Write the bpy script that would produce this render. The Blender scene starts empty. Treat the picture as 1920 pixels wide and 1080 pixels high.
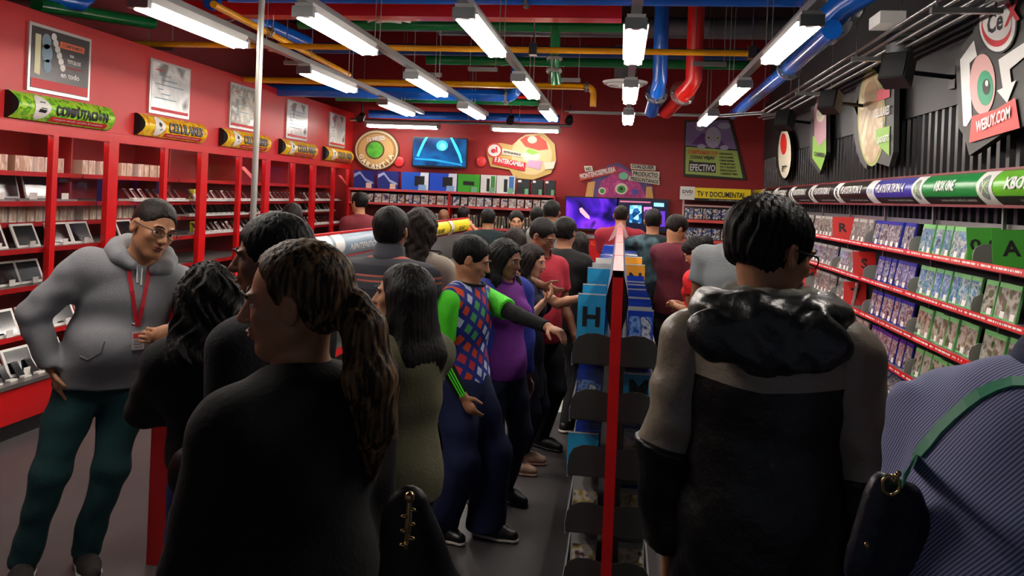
import bpy, bmesh, math, random
import numpy as np
from mathutils import Vector, Matrix
random.seed(7); rng = np.random.default_rng(7)
SC = bpy.context.scene; COL = SC.collection
# ------------------------------------------------------------------ camera, world, exposure
YAW = math.radians(7.78); ROLL = math.radians(2.32); FPX = 1500.0; CXP, CYP = 960.0, 366.7; CZ = 1.75
fw = Vector((-math.sin(YAW), math.cos(YAW), 0)); rt = Vector((math.cos(YAW), math.sin(YAW), 0)); upv = Vector((0, 0, 1))
cr = rt*math.cos(ROLL) + upv*math.sin(ROLL); cu = -rt*math.sin(ROLL) + upv*math.cos(ROLL)
cam = bpy.data.cameras.new('camera'); cam_o = bpy.data.objects.new('camera', cam); COL.objects.link(cam_o)
cam.sensor_width = 36.0; cam.lens = FPX/1920*36.0; cam.shift_y = -(540-CYP)/1920.0; cam.clip_start = .05
cam_o.matrix_world = Matrix(((cr.x, cu.x, -fw.x, 0), (cr.y, cu.y, -fw.y, 0), (cr.z, cu.z, -fw.z, CZ), (0, 0, 0, 1)))
SC.camera = cam_o
world = bpy.data.worlds.new('world'); SC.world = world; world.use_nodes = True
world.node_tree.nodes['Background'].inputs[0].default_value = (.75, .82, 1, 1)
world.node_tree.nodes['Background'].inputs[1].default_value = .10
SC.view_settings.view_transform = 'Standard'; SC.view_settings.look = 'None'
SC.view_settings.exposure = 0.0; SC.view_settings.gamma = 1.0; SC.view_settings.use_curve_mapping = False
TUBE = 42.0            # strength of the fluorescent tubes

def ray(px, py):       # a direction in the room for a point of the photograph (used to read off real positions)
    dx, dy = px-CXP, CYP-py
    x = (dx*math.cos(ROLL)-dy*math.sin(ROLL))/FPX; y = (dx*math.sin(ROLL)+dy*math.cos(ROLL))/FPX
    return Vector((fw.x+x*rt.x, fw.y+x*rt.y, y))
def U(px, py, z): d = ray(px, py); return Vector((d.x*z, d.y*z, CZ+d.z*z))
def onX(px, py, X): d = ray(px, py); return U(px, py, X/d.x)
def onY(px, py, Y): d = ray(px, py); return U(px, py, Y/d.y)
def onZ(px, py, Z): d = ray(px, py); return U(px, py, (Z-CZ)/d.z)

# ------------------------------------------------------------------ materials
def lin(c):
    if isinstance(c, str):
        c = c.lstrip('#'); c = [int(c[i:i+2], 16)/255 for i in (0, 2, 4)]
    return tuple((x/12.92 if x <= .04045 else ((x+.055)/1.055)**2.4) for x in c)+(1,)
MATS = {}
def mat(name, col, rough=.5, metal=0, emit=0, bump=0, bscale=40, alpha=1, var=0, vscale=3, coat=0, trans=0, spec=None):
    if name in MATS: return MATS[name]
    m = bpy.data.materials.new(name); m.use_nodes = True; nt = m.node_tree; b = nt.nodes['Principled BSDF']
    c = lin(col); b.inputs['Base Color'].default_value = c; b.inputs['Roughness'].default_value = rough; b.inputs['Metallic'].default_value = metal
    if coat: b.inputs['Coat Weight'].default_value = coat
    if spec is not None: b.inputs['Specular IOR Level'].default_value = spec
    if trans: b.inputs['Transmission Weight'].default_value = trans
    if alpha < 1: b.inputs['Alpha'].default_value = alpha
    if emit: b.inputs['Emission Color'].default_value = c; b.inputs['Emission Strength'].default_value = emit
    tc = None
    if bump or var:
        tc = nt.nodes.new('ShaderNodeTexCoord')
    if var:
        n = nt.nodes.new('ShaderNodeTexNoise'); n.inputs['Scale'].default_value = vscale; n.inputs['Detail'].default_value = 5
        nt.links.new(tc.outputs['Object'], n.inputs['Vector'])
        mx = nt.nodes.new('ShaderNodeMix'); mx.data_type = 'RGBA'; mx.blend_type = 'MIX'
        mx.inputs[6].default_value = tuple(x*(1-var) for x in c[:3])+(1,); mx.inputs[7].default_value = tuple(min(1, x*(1+var)) for x in c[:3])+(1,)
        nt.links.new(n.outputs['Fac'], mx.inputs[0]); nt.links.new(mx.outputs[2], b.inputs['Base Color'])
    if bump:
        n = nt.nodes.new('ShaderNodeTexNoise'); n.inputs['Scale'].default_value = bscale; n.inputs['Detail'].default_value = 4
        nt.links.new(tc.outputs['Object'], n.inputs['Vector'])
        bp = nt.nodes.new('ShaderNodeBump'); bp.inputs['Strength'].default_value = bump; bp.inputs['Distance'].default_value = .02
        nt.links.new(n.outputs['Fac'], bp.inputs['Height']); nt.links.new(bp.outputs[0], b.inputs['Normal'])
    MATS[name] = m; return m
def nodes(m): return m.node_tree.nodes, m.node_tree.links, m.node_tree.nodes['Principled BSDF']
def ramp_mat(name, cols, rough=.4, scale=9, kind='noise', perobj=True, stretch=(1, 1, 1), coat=0, const=True):
    """printed artwork: noise through a palette, shifted for every object"""
    if name in MATS: return MATS[name]
    m = mat(name, cols[0], rough, coat=coat); N, L, b = nodes(m)
    tc = N.new('ShaderNodeTexCoord'); mp = N.new('ShaderNodeMapping'); mp.inputs['Scale'].default_value = stretch
    L.new(tc.outputs['Object'], mp.inputs['Vector'])
    if perobj:
        oi = N.new('ShaderNodeObjectInfo'); mu = N.new('ShaderNodeMath'); mu.operation = 'MULTIPLY'; mu.inputs[1].default_value = 37
        L.new(oi.outputs['Random'], mu.inputs[0]); cb = N.new('ShaderNodeCombineXYZ')
        for i in range(3): L.new(mu.outputs[0], cb.inputs[i])
        L.new(cb.outputs[0], mp.inputs['Location'])
    n = N.new('ShaderNodeTexNoise' if kind == 'noise' else 'ShaderNodeTexVoronoi'); n.inputs['Scale'].default_value = scale
    L.new(mp.outputs[0], n.inputs['Vector'])
    r = N.new('ShaderNodeValToRGB'); e = r.color_ramp.elements
    lo, hi = (.3, .7) if kind == 'noise' else (.05, .95)
    for i, c in enumerate(cols):
        p = lo+(hi-lo)*i/max(1, len(cols)-1)
        if i < 2: e[i].position = p; e[i].color = lin(c)
        else: q = e.new(p); q.color = lin(c)
    if const: r.color_ramp.interpolation = 'CONSTANT' if kind != 'noise' else 'LINEAR'
    L.new(n.outputs['Fac'] if kind == 'noise' else n.outputs['Color'], r.inputs[0]); L.new(r.outputs[0], b.inputs['Base Color'])
    return m
def pick_mat(name, cols, rough=.5):
    """one plain colour of the palette for every object"""
    if name in MATS: return MATS[name]
    m = mat(name, cols[0], rough); N, L, b = nodes(m); oi = N.new('ShaderNodeObjectInfo'); r = N.new('ShaderNodeValToRGB')
    r.color_ramp.interpolation = 'CONSTANT'; e = r.color_ramp.elements
    for i, c in enumerate(cols):
        p = i/len(cols)
        if i < 2: e[i].position = p; e[i].color = lin(c)
        else: q = e.new(p); q.color = lin(c)
    L.new(oi.outputs['Random'], r.inputs[0]); L.new(r.outputs[0], b.inputs['Base Color']); return m
def stripe_mat(name, bands, period, axis=2, rough=.8, rot=(0, 0, 0), bump=0):
    if name in MATS: return MATS[name]
    m = mat(name, bands[0][1], rough); N, L, b = nodes(m); tc = N.new('ShaderNodeTexCoord'); mp = N.new('ShaderNodeMapping')
    mp.inputs['Rotation'].default_value = rot; L.new(tc.outputs['Object'], mp.inputs[0]); sp = N.new('ShaderNodeSeparateXYZ'); L.new(mp.outputs[0], sp.inputs[0])
    d = N.new('ShaderNodeMath'); d.operation = 'DIVIDE'; d.inputs[1].default_value = period; L.new(sp.outputs[axis], d.inputs[0])
    fr = N.new('ShaderNodeMath'); fr.operation = 'FRACT'; L.new(d.outputs[0], fr.inputs[0])
    r = N.new('ShaderNodeValToRGB'); r.color_ramp.interpolation = 'CONSTANT'; e = r.color_ramp.elements
    for i, (p, c) in enumerate(bands):
        if i < 2: e[i].position = p; e[i].color = lin(c)
        else: q = e.new(p); q.color = lin(c)
    L.new(fr.outputs[0], r.inputs[0]); L.new(r.outputs[0], b.inputs['Base Color']); return m

RED = mat('red_paint', '#d01418', .35); REDG = mat('red_enamel', '#c41015', .3)
WALLRED = mat('red_wall_paint', '#c41a1d', .42, bump=.05, bscale=60); MAROON = mat('maroon_wall_paint', '#9a1a1c', .55, bump=.05, bscale=50)
DKWALL = mat('charcoal_wall_paint', '#3a3a3b', .55, var=.1); CORR = mat('dark_corrugated_metal', '#232325', .32, .6)
CEIL = mat('dark_ceiling', '#2a1c1e', .9); BLACK = mat('black_plastic', '#0b0b0c', .4); DGREY = mat('dark_grey_metal', '#3c3c3a', .55)
WHITE = mat('white_card', '#e8e6e0', .5); CHROME = mat('chrome', '#c8c8c8', .15, 1); STEEL = mat('galvanised_steel', '#a9aaa8', .33, .9)
BLUEP = mat('blue_pipe_paint', '#0f5fc4', .25, coat=.5); GREENP = mat('green_pipe_paint', '#0b6a34', .25, coat=.5); YELP = mat('yellow_pipe_paint', '#f0a50a', .28, coat=.5)
REDP = mat('red_duct_paint', '#cf1c14', .3, coat=.4); SILV = mat('silver_duct', '#77787c', .5, .5, bump=.3, bscale=8)
TUBEM = mat('lit_fluorescent_tube', '#fff6ee', .4, emit=TUBE); GLASS = mat('cabinet_glass', '#201a1a', .03, alpha=.10, spec=.8)
YEL = mat('yellow_sign', '#f4dc10', .4); SIGNW = mat('sign_white', '#e6e6e2', .4)
SKIN = {k: mat('skin_'+k, c, .5, bump=.03, bscale=120) for k, c in dict(a='#9a6a4c', b='#b07a58', c='#875a40', d='#c08c6c').items()}
LIP = mat('lips', '#8a4a42', .4); EYEW = mat('eye_white', '#d8d2ca', .3); IRIS = mat('iris', '#20140e', .2)

# ------------------------------------------------------------------ mesh building
class MB:
    def __init__(s): s.v = []; s.f = []; s.m = []; s.sm = []
    def add(s, vs, fs, m=0, smooth=False):
        o = len(s.v); s.v += [tuple(x) for x in vs]
        for f in fs: s.f.append([o+i for i in f]); s.m.append(m); s.sm.append(smooth)
        return s
    def box(s, x0, x1, y0, y1, z0, z1, m=0, M=None):
        vs = [Vector((x, y, z)) for z in (z0, z1) for y in (y0, y1) for x in (x0, x1)]
        if M is not None: vs = [M @ v for v in vs]
        return s.add(vs, [(0, 2, 3, 1), (4, 5, 7, 6), (0, 1, 5, 4), (2, 6, 7, 3), (0, 4, 6, 2), (1, 3, 7, 5)], m)
    def cyl(s, a, b, r, r2=None, n=12, m=0, caps=True):
        a = Vector(a); b = Vector(b); r2 = r if r2 is None else r2; d = (b-a).normalized()
        u = d.orthogonal().normalized(); w = d.cross(u); vs = []
        for c, q in ((a, r), (b, r2)):
            for i in range(n): t = 2*math.pi*i/n; vs.append(c+(u*math.cos(t)+w*math.sin(t))*q)
        s.add(vs, [(i, (i+1) % n, n+(i+1) % n, n+i) for i in range(n)], m, True)
        if caps: s.add(vs[:n], [list(range(n))[::-1]], m); s.add(vs[n:], [list(range(n))], m)
        return s
    def tube(s, pts, r, n=8, m=0, closed=False, flat=None):
        P = [Vector(p) for p in pts]; k = len(P); vs = []; pu = None
        for i, p in enumerate(P):
            a = P[(i-1) % k] if (closed or i) else p; b = P[(i+1) % k] if (closed or i < k-1) else p
            d = (b-a).normalized(); u = d.orthogonal().normalized() if pu is None else (pu-d*pu.dot(d)).normalized(); pu = u; w = d.cross(u)
            rr = r[i] if isinstance(r, (list, tuple)) else r
            for j in range(n): t = 2*math.pi*j/n; vs.append(p+(u*math.cos(t)+w*math.sin(t)*(flat or 1))*rr)
        fs = [(i*n+j, i*n+(j+1) % n, ((i+1) % k)*n+(j+1) % n, ((i+1) % k)*n+j) for i in range(k if closed else k-1) for j in range(n)]
        s.add(vs, fs, m, True)
        if not closed: s.add(vs[:n], [list(range(n))[::-1]], m); s.add(vs[-n:], [list(range(n))], m)
        return s
    def ribbon(s, pts, w, th, nrm, m=0):
        """a flat strap along pts; nrm is the outward direction"""
        P = [Vector(p) for p in pts]; vs = []
        for i, p in enumerate(P):
            d = (P[min(i+1, len(P)-1)]-P[max(i-1, 0)]).normalized(); n = Vector(nrm[i] if isinstance(nrm, list) else nrm).normalized(); side = d.cross(n).normalized()
            for a, b in ((-1, 0), (1, 0), (1, 1), (-1, 1)): vs.append(p+side*a*w/2+n*b*th)
        fs = [(i*4+j, i*4+(j+1) % 4, i*4+4+(j+1) % 4, i*4+4+j) for i in range(len(P)-1) for j in range(4)]
        return s.add(vs, fs+[(3, 2, 1, 0), tuple(len(vs)-4+j for j in range(4))], m)
    def plate(s, pts, d, m=0, mside=None):
        """outline pts extruded along vector d; the face at pts+d is the front"""
        P = [Vector(p) for p in pts]; d = Vector(d); n = len(P)
        nn = sum((P[i].cross(P[(i+1) % n]) for i in range(n)), Vector())
        if nn.dot(d) < 0: P = P[::-1]
        vs = P+[p+d for p in P]
        s.add(vs, [list(range(n))[::-1]], m if mside is None else mside); s.add(vs, [list(range(n, 2*n))], m)
        return s.add(vs, [(i, (i+1) % n, n+(i+1) % n, n+i) for i in range(n)], m if mside is None else mside)
    def ball(s, c, r, m=0, n=12, M=None):
        r = (r, r, r) if not isinstance(r, (tuple, list)) else r; vs = []; k = n//2
        for i in range(k+1):
            a = math.pi*i/k
            for j in range(n): b = 2*math.pi*j/n; v = Vector((r[0]*math.sin(a)*math.cos(b), r[1]*math.sin(a)*math.sin(b), r[2]*math.cos(a))); vs.append(Vector(c)+(M @ v if M is not None else v))
        return s.add(vs, [(i*n+j, (i+1)*n+j, (i+1)*n+(j+1) % n, i*n+(j+1) % n) for i in range(k) for j in range(n)], m, True)
    def text(s, txt, fn, m=0, w=None, h=None, cx=0, cy=0, off=0.0, cuts=0):
        """lettering: fn(x, y) puts the flat letters in the room; w,h the size of the line; cx,cy its centre"""
        V, Fc = text_geo(txt, off, cuts); x0, y0 = V.min(0); x1, y1 = V.max(0)
        sx = w/(x1-x0) if w else None; sy = h/(y1-y0) if h else None
        sx = sx or sy; sy = sy or sx
        return s.add([fn((v[0]-(x0+x1)/2)*sx+cx, (v[1]-(y0+y1)/2)*sy+cy) for v in V], Fc, m)
    def build(s, name, mats, parent=None, loc=None):
        if not isinstance(mats, (list, tuple)): mats = [mats]
        vs = np.array([tuple(v) for v in s.v], float).reshape(-1, 3)
        if parent is not None: o = root_loc(parent); vs = vs-np.array(o)
        elif loc is not None: vs = vs-np.array(loc)
        me = bpy.data.meshes.new(name); me.from_pydata([tuple(v) for v in vs], [], s.f)
        for x in mats: me.materials.append(x)
        me.polygons.foreach_set('material_index', s.m); me.polygons.foreach_set('use_smooth', s.sm); me.update()
        ob = bpy.data.objects.new(name, me); COL.objects.link(ob)
        if parent is not None: ob.parent = parent
        elif loc is not None: ob.location = loc
        return ob
def root_loc(o):
    v = Vector()
    while o is not None: v += o.location; o = o.parent
    return v
_T = {}
def text_geo(txt, off=0.0, cuts=0):
    key = (txt, off, cuts)
    if key not in _T:
        cu_ = bpy.data.curves.new('lettering', 'FONT'); cu_.body = txt; cu_.offset = off; cu_.resolution_u = 2
        ob = bpy.data.objects.new('lettering', cu_); me = bpy.data.meshes.new_from_object(ob)
        if cuts:
            bm = bmesh.new(); bm.from_mesh(me); ys_ = [v.co.y for v in bm.verts]; a, b = min(ys_), max(ys_)
            for i in range(1, cuts): bmesh.ops.bisect_plane(bm, geom=bm.verts[:]+bm.edges[:]+bm.faces[:], plane_co=(0, a+(b-a)*i/cuts, 0), plane_no=(0, 1, 0))
            bm.to_mesh(me); bm.free()
        _T[key] = (np.array([v.co[:2] for v in me.vertices]), [list(p.vertices) for p in me.polygons])
        bpy.data.objects.remove(ob); bpy.data.curves.remove(cu_); bpy.data.meshes.remove(me)
    return _T[key]
def tag(o, label, cat, group=None, kind=None):
    o['label'] = label; o['category'] = cat
    if group: o['group'] = group
    if kind: o['kind'] = kind
    return o
def thing(name, label, cat, loc=(0, 0, 0), rz=0, group=None):
    o = bpy.data.objects.new(name, None); o.empty_display_size = .1; COL.objects.link(o); o.location = loc; o.rotation_euler = (0, 0, rz)
    return tag(o, label, cat, group)
def struct(name, mb, m): o = mb.build(name, m); o['kind'] = 'structure'; return o
def ordw(n):
    w = ['first', 'second', 'third', 'fourth', 'fifth', 'sixth', 'seventh', 'eighth', 'ninth', 'tenth', 'eleventh', 'twelfth', 'thirteenth', 'fourteenth', 'fifteenth', 'sixteenth', 'seventeenth', 'eighteenth', 'nineteenth', 'twentieth']
    return w[n-1] if n <= 20 else '%d%s' % (n, {1: 'st', 2: 'nd', 3: 'rd'}.get(n % 10, 'th'))
KIDS = {}
def dup(o, loc, rot=(0, 0, 0), label=None, group=None, scale=None):
    c = o.copy(); COL.objects.link(c); c.location = loc; c.rotation_euler = rot
    if scale: c.scale = scale
    if label: c['label'] = label
    if group: c['group'] = group
    if o.name not in KIDS: KIDS[o.name] = [(ch, list(ch.children)) for ch in o.children]
    for ch, gs in KIDS[o.name]:
        d = ch.copy(); COL.objects.link(d); d.parent = c
        for g in gs: e = g.copy(); COL.objects.link(e); e.parent = d
    return c
def circle(cx, cy, rx, ry=None, n=32, a0=0, a1=2*math.pi):
    ry = rx if ry is None else ry
    full = abs(a1-a0-2*math.pi) < 1e-6
    return [(cx+rx*math.cos(a0+(a1-a0)*i/(n if full else n-1)), cy+ry*math.sin(a0+(a1-a0)*i/(n if full else n-1))) for i in range(n)]
# ------------------------------------------------------------------ the room
YB = 12.9; XR = 2.22; XL = -4.49; HC = 4.4
fl = mat('polished_dark_floor', '#4b494a', .42, var=.25, vscale=1.3); fl.node_tree.nodes['Principled BSDF'].inputs['Specular IOR Level'].default_value = .35
struct('floor', MB().box(-5.5, 2.4, -2.2, YB, -.1, 0), fl)
struct('ceiling', MB().box(-5.5, 2.5, -2.2, YB+.1, HC, HC+.1), CEIL)
struct('wall_back', MB().box(-5.5, 2.4, YB, YB+.12, 0, HC), MAROON)
struct('wall_left', MB().box(-5.5, -5.38, -2.2, YB, 0, HC), mat('deep_maroon_paint', '#7c1c20', .6))
struct('trim_1', MB().box(-5.38, XL, -2.0, YB, 2.16, 3.02), WALLRED)       # the red bulkhead above the glass cabinets
w = MB().box(XR, XR+.12, -2.2, YB, 0, HC); w.box(XR-.05, XR, -2.2, YB-.002, 2.47, 3.35)
struct('wall_right', w, DKWALL)
w = MB(); n = int((YB-1.0)/.03); prof = [0, .0, .03, .03]                  # corrugated sheet, ribs every 12 cm
ys = []; k = 0; y = 1.0
while y < YB-.13:
    ys += [(y, 0), (y+.045, 0), (y+.06, .035), (y+.105, .035)]; y += .12
vs = []
for (yy, d) in ys: vs += [(XR-.004-d, yy, 1.25), (XR-.004-d, yy, 2.47)]
w.add(vs, [(2*i, 2*i+1, 2*i+3, 2*i+2) for i in range(len(ys)-1)])
struct('trim_2', w, CORR)
struct('baseboard_left', MB().box(XL-.3, -3.96, 3.0, 12.8, 0, .1), BLACK)
# ------------------------------------------------------------------ fluorescent fittings
ROWS = [(-2.8, 4.3), (-1.89, 4.5), (-.93, 4.5), (.045, 4.72), (1.0, 4.6)]
NAMES = ['far left', 'second from the left', 'middle', 'second from the right', 'far right']
POS = ['nearest one in view', 'second along', 'last, near the back wall', 'just out of view overhead']
def fixture():
    t = thing('fluorescent_light', '', 'light fixture')
    MB().box(-.055, .055, -.62, .62, .035, .085).box(-.075, .075, -.60, .60, .028, .037).build('reflector_housing', mat('fitting_white', '#d8d8d4', .3, .3), t)
    for s in (-1, 1): MB().cyl((s*.038, -.59, .005), (s*.038, .59, .005), .018, n=10).build('tube', TUBEM, t)
    for s in (-1, 1): MB().box(-.065, .065, s*.62-.02, s*.62+.02, -.005, .06).build('end_cap', STEEL, t)
    return t
fx = fixture(); first = True
ysf = [0, 2.42, 4.75, -2.42]
for r, (x, y0) in enumerate(ROWS):
    for k in range(4 if r in (0, 1, 4) else 3):
        y = y0+ysf[k]+.6; lb = 'lit fluorescent fitting, %s ceiling row, %s' % (NAMES[r], POS[k])
        if first: fx.location = (x, y, 2.75); tag(fx, lb, 'light fixture', 'fluorescent fittings in the ceiling rows'); first = False
        else: dup(fx, (x, y, 2.75), (0, 0, 0), lb)
for px0, px1, py, lb in ((690, 820, 239, 'lit fluorescent fitting across the back wall above the round guarantee sign'), (925, 1047, 246, 'lit fluorescent fitting across the back wall above the red banner sign')):
    a = onY(px0, py-1, 12.2); b = onY(px1, py+1, 12.2); c = (a+b)/2
    dup(fx, c, (0, 0, math.pi/2), lb, 'fluorescent fittings along the back wall', (1, (b-a).length/1.2, 1))
for r, (x, y0) in enumerate(ROWS):        # the long trunking each row hangs from, with its wires
    t = thing('lighting_rail', 'long silver trunking rail carrying the %s row of fluorescent lights' % NAMES[r], 'lighting rail', (x, 7, 2.84))
    MB().box(x-.03, x+.03, 1.6, 10.9, 2.835, 2.885).build('channel', STEEL, t)
    for y in (3.6, 5.9, 7.9, 9.9): MB().cyl((x-.02, y, 2.88), (x-.02, y, HC), .004, n=5).cyl((x+.02, y, 2.88), (x+.02, y, HC), .004, n=5).build('hanging_wire', STEEL, t)
a = onZ(668, 226, 2.75); b = onZ(1050, 240, 2.75)
MBx = MB().cyl((-4.3, 12.2, c.z+.10), (-.8, 12.2, c.z+.10), .022, n=8)
for x in (-4.1, -3.3, -2.4, -1.6, -.95): MBx.cyl((x, 12.2, c.z+.1), (x, 12.2, HC), .006, n=5)
for x in (-3.7, -3.1, -1.75, -1.2): MBx.cyl((x, 12.2, c.z+.1), (x, 12.2, c.z+.03), .012, n=6)
tag(MBx.build('mounting_rail', STEEL, loc=(-2.5, 12.2, 2.6)), 'thin silver rail carrying the two lights along the back wall', 'rail')
# ------------------------------------------------------------------ pipes and ducts under the ceiling
def flange(mb, c, ax, r, m=1):
    c = Vector(c); ax = Vector(ax).normalized(); mb.cyl(c-ax*.012, c+ax*.012, r*1.55, n=20, m=m)
    u = ax.orthogonal().normalized(); w_ = ax.cross(u)
    for i in range(8):
        q = c+(u*math.cos(i*math.pi/4)+w_*math.sin(i*math.pi/4))*r*1.28; mb.cyl(q-ax*.028, q+ax*.028, .009, n=6, m=2)
def pipe(name, label, pts, r, m, fl=(), cat='pipe'):
    c = sum((Vector(p) for p in pts), Vector())/len(pts); t = thing(name, label, cat, c)
    MB().tube(pts, r, n=18).build('pipe_run', m, t)
    for q, ax in fl:
        f = MB(); flange(f, q, ax, r); f.build('bolted_flange', [m, STEEL, CHROME], t)
    return t
def arcpts(c, r, u, v, a0, a1, n=7):
    c = Vector(c); u = Vector(u); v = Vector(v); return [c+(u*math.cos(a0+(a1-a0)*i/(n-1))+v*math.sin(a0+(a1-a0)*i/(n-1)))*r for i in range(n)]
def cross(px0, px1, pym, z):     # a run across the room: Y from its middle, X from its ends
    Y = onZ(960, pym, z).y; return Y, onY(px0, pym, Y).x, onY(px1, pym, Y).x
Y, x0, x1 = cross(430, 1520, -4, 3.5)
pipe('ceiling_pipe', 'fat blue pipe across the top, above the red duct', [(x0, Y, 3.5), (x1, Y, 3.5)], .062, BLUEP, [((x1-.05, Y, 3.5), (1, 0, 0)), ((-.9, Y, 3.5), (1, 0, 0))])
Y, x0, x1 = cross(312, 1166, 24, 3.45)
tag(MB().box(x0, x1, Y-.1, Y+.1, 3.385, 3.515).build('ceiling_duct', REDP, loc=((x0+x1)/2, Y, 3.38)), 'long red rectangular duct across the ceiling', 'duct')
Y, x0, x1 = cross(560, 1205, 49, 3.42)
pipe('ceiling_pipe', 'green pipe just below the red rectangular duct', [(x0, Y, 3.42), (x1, Y, 3.42)], .055, GREENP, [((x0+.4, Y, 3.42), (1, 0, 0))])
gx = onY(1042, 60, Y).x; gz = [onY(1042, q, Y-.12).z for q in (60, 130)]
pipe('valve_pipe', 'green drop pipe with bolted flange and valve, right of the middle light row', [(gx, Y-.02, 3.42), (gx, Y-.02, gz[1]+.1), (gx+.02, Y+.05, gz[1]-.12)], .05, GREENP, [((gx, Y-.02, gz[1]+.12), (0, 0, 1)), ((gx, Y-.02, gz[1]), (0, 0, 1))])
pipe('ceiling_pipe', 'green pipe with clamps over the left bulkhead', [onX(115, 24, -4.9)+Vector((0, -.3, 0)), onZ(285, 44, 3.4)], .06, GREENP)
Y, x0, x1 = cross(250, 1415, 93, 3.1)
pipe('gas_pipe', 'bright yellow pipe across the ceiling, the nearer of the two crosswise', [(x0, Y, 3.1), (x1, Y, 3.1)], .028, YELP, [((onY(q, 93, Y).x, Y, 3.1), (1, 0, 0)) for q in (485, 1002, 1408)])
for q in (510, 1000, 1410):
    X_ = onY(q, 93, Y).x
    tag(MB().box(X_-.035, X_+.035, Y-.05, Y+.05, 3.05, 3.16).cyl((X_, Y, 3.15), (X_, Y, HC), .005, n=6).build('pipe_clamp', CHROME, loc=(X_, Y, 3.1)), 'shiny clamp and hanger on the nearer yellow pipe, %s' % {510: 'left, by the blue pipe end', 1000: 'middle, beside the green valve', 1410: 'at its right end'}[q], 'clamp')
Y, x0, x1 = cross(450, 1100, 160, 3.0)
pipe('gas_pipe', 'ochre yellow pipe across the ceiling, the farther of the two crosswise', [(x0, Y, 3.0), (x1, Y, 3.0)]+arcpts((x1, Y-.0, 2.92), .08, (1, 0, 0), (0, 0, 1), math.pi/2, 0)+[(x1+.08, Y, 2.78)], .036, YELP, [((x1, Y, 3.0), (1, 0, 0))])
Y, x0, x1 = cross(540, 1440, 88, 3.6)
pipe('ceiling_pipe', 'dark blue pipe partly hidden above the yellow pipe', [(x0, Y, 3.55), (x1, Y, 3.55)], .07, mat('navy_pipe_paint', '#17396e', .4), cat='pipe')
Y, x0, x1 = cross(800, 1412, 115, 3.35)
pipe('ceiling_pipe', 'green pipe behind the blue and red drop pipes', [(x0, Y, 3.35), (x1, Y, 3.35)], .055, GREENP, [((x1-.03, Y, 3.35), (1, 0, 0))])
tag(MB().tube([(x0, Y+.6, 3.9), (x1+.5, Y+.6, 3.9)], .13, n=20).build('air_duct', SILV, loc=(0, Y+.6, 3.9)), 'dull grey round air duct behind the blue pipe', 'duct')
tag(MB().tube([(-3.2, 9.3, 3.75), (.9, 9.3, 3.75)], .09, n=20).build('air_duct', SILV, loc=(-1, 9.3, 3.75)), 'thin grey round air duct crossing near the back', 'duct')
Y, x0, x1 = cross(520, 950, 180, 3.0)
pipe('ceiling_pipe', 'blue pipe crossing behind the second light fittings', [(x0-.3, Y, 3.0), (x1, Y, 3.0)]+arcpts((x1, Y, 3.12), .12, (1, 0, 0), (0, 0, 1), -math.pi/2, 0)+[(x1+.12, Y, 3.6)], .075, BLUEP, [((x1, Y, 3.0), (1, 0, 0))])
Y, x0, x1 = cross(630, 1010, 194, 2.95)
pipe('ceiling_pipe', 'thin red pipe near the back wall corner', [(x0, Y-.15, 3.02), (x1, Y-.15, 3.02)], .022, REDP)
pipe('ceiling_pipe', 'green pipe near the back wall, above the last lights', [(x0, Y, 2.97), (x1, Y, 2.97)], .045, GREENP)
Y, x0, x1 = cross(664, 1042, 215, 2.95)
pipe('ceiling_pipe', 'blue pipe running along the top of the back wall', [(x0, 12.5, 2.98), (x1, 12.5, 2.98)], .065, BLUEP)
# drop pipes at the right
for q, r, m, nm, y0, y1 in ((1241, .075, BLUEP, 'blue', 28, 150), (1305, .085, REDP, 'red', 26, 150)):
    a = onY(q, y0, 8.3); b = onY(q-4, y1, 8.3)
    c2 = b+Vector((-.02 if q < 1300 else -.1, .15, -.12)); c3 = c2+Vector((-.03 if q < 1300 else -.14, .45, -.14))
    t = pipe('drop_pipe', 'fat %s pipe dropping from the ceiling with a %s' % (nm, 'shiny ribbed end' if q < 1300 else 'cut angled end'), [a+Vector((0, 0, .6)), b, (b+c2)/2+Vector((0, -.02, -.03)), c2, c3], r, m, [(c2, c3-c2)])
    MB().ball(c2+Vector((0, .03, -.02)), r*1.18, n=16).build('elbow_joint', CHROME if q < 1300 else REDP, t)
# runs along the room
pipe('ceiling_pipe', 'fat blue pipe end running lengthways beside the steel column', [onZ(395, 2, 3.5), onZ(575, 80, 3.5)], .085, BLUEP, [(onZ(430, 15, 3.5), (0, 1, 0))])
pipe('gas_pipe', 'yellow pipe running lengthways left of the second light row', [onZ(400, 8, 3.2), onZ(655, 140, 3.2)], .03, YELP, [(onZ(505, 60, 3.2), (0, 1, 0))])
pipe('ceiling_pipe', 'blue pipe running lengthways above the far right lights', [onZ(1375, 215, 2.98)-Vector((0, 0, 0)), onZ(1478, 130, 2.98), onZ(1560, 55, 2.98)], .07, BLUEP, [(onZ(1480, 127, 2.98), (0, 1, 0))])
pipe('ceiling_pipe', 'fat blue elbow pipe with bolted flanges over the right wall conduits', [onZ(1552, 62, 3.05), onZ(1552, 40, 3.08), onZ(1580, 8, 3.2), onZ(1660, -40, 3.3)], .1, BLUEP, [(onZ(1556, 38, 3.1), (.3, 1, .1)), (onZ(1590, 4, 3.22), (1, .6, .3))])
pipe('ceiling_pipe', 'blue pipe corner at the top left over the bulkhead', [onZ(60, -12, 3.3), onZ(150, 4, 3.3), onZ(165, -10, 3.45)], .08, BLUEP)
MB_ = MB()
t = thing('conduit_bundle', 'bundle of thin galvanised conduits along the top of the right wall', 'conduits', (1.75, 7, 2.9))
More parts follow.
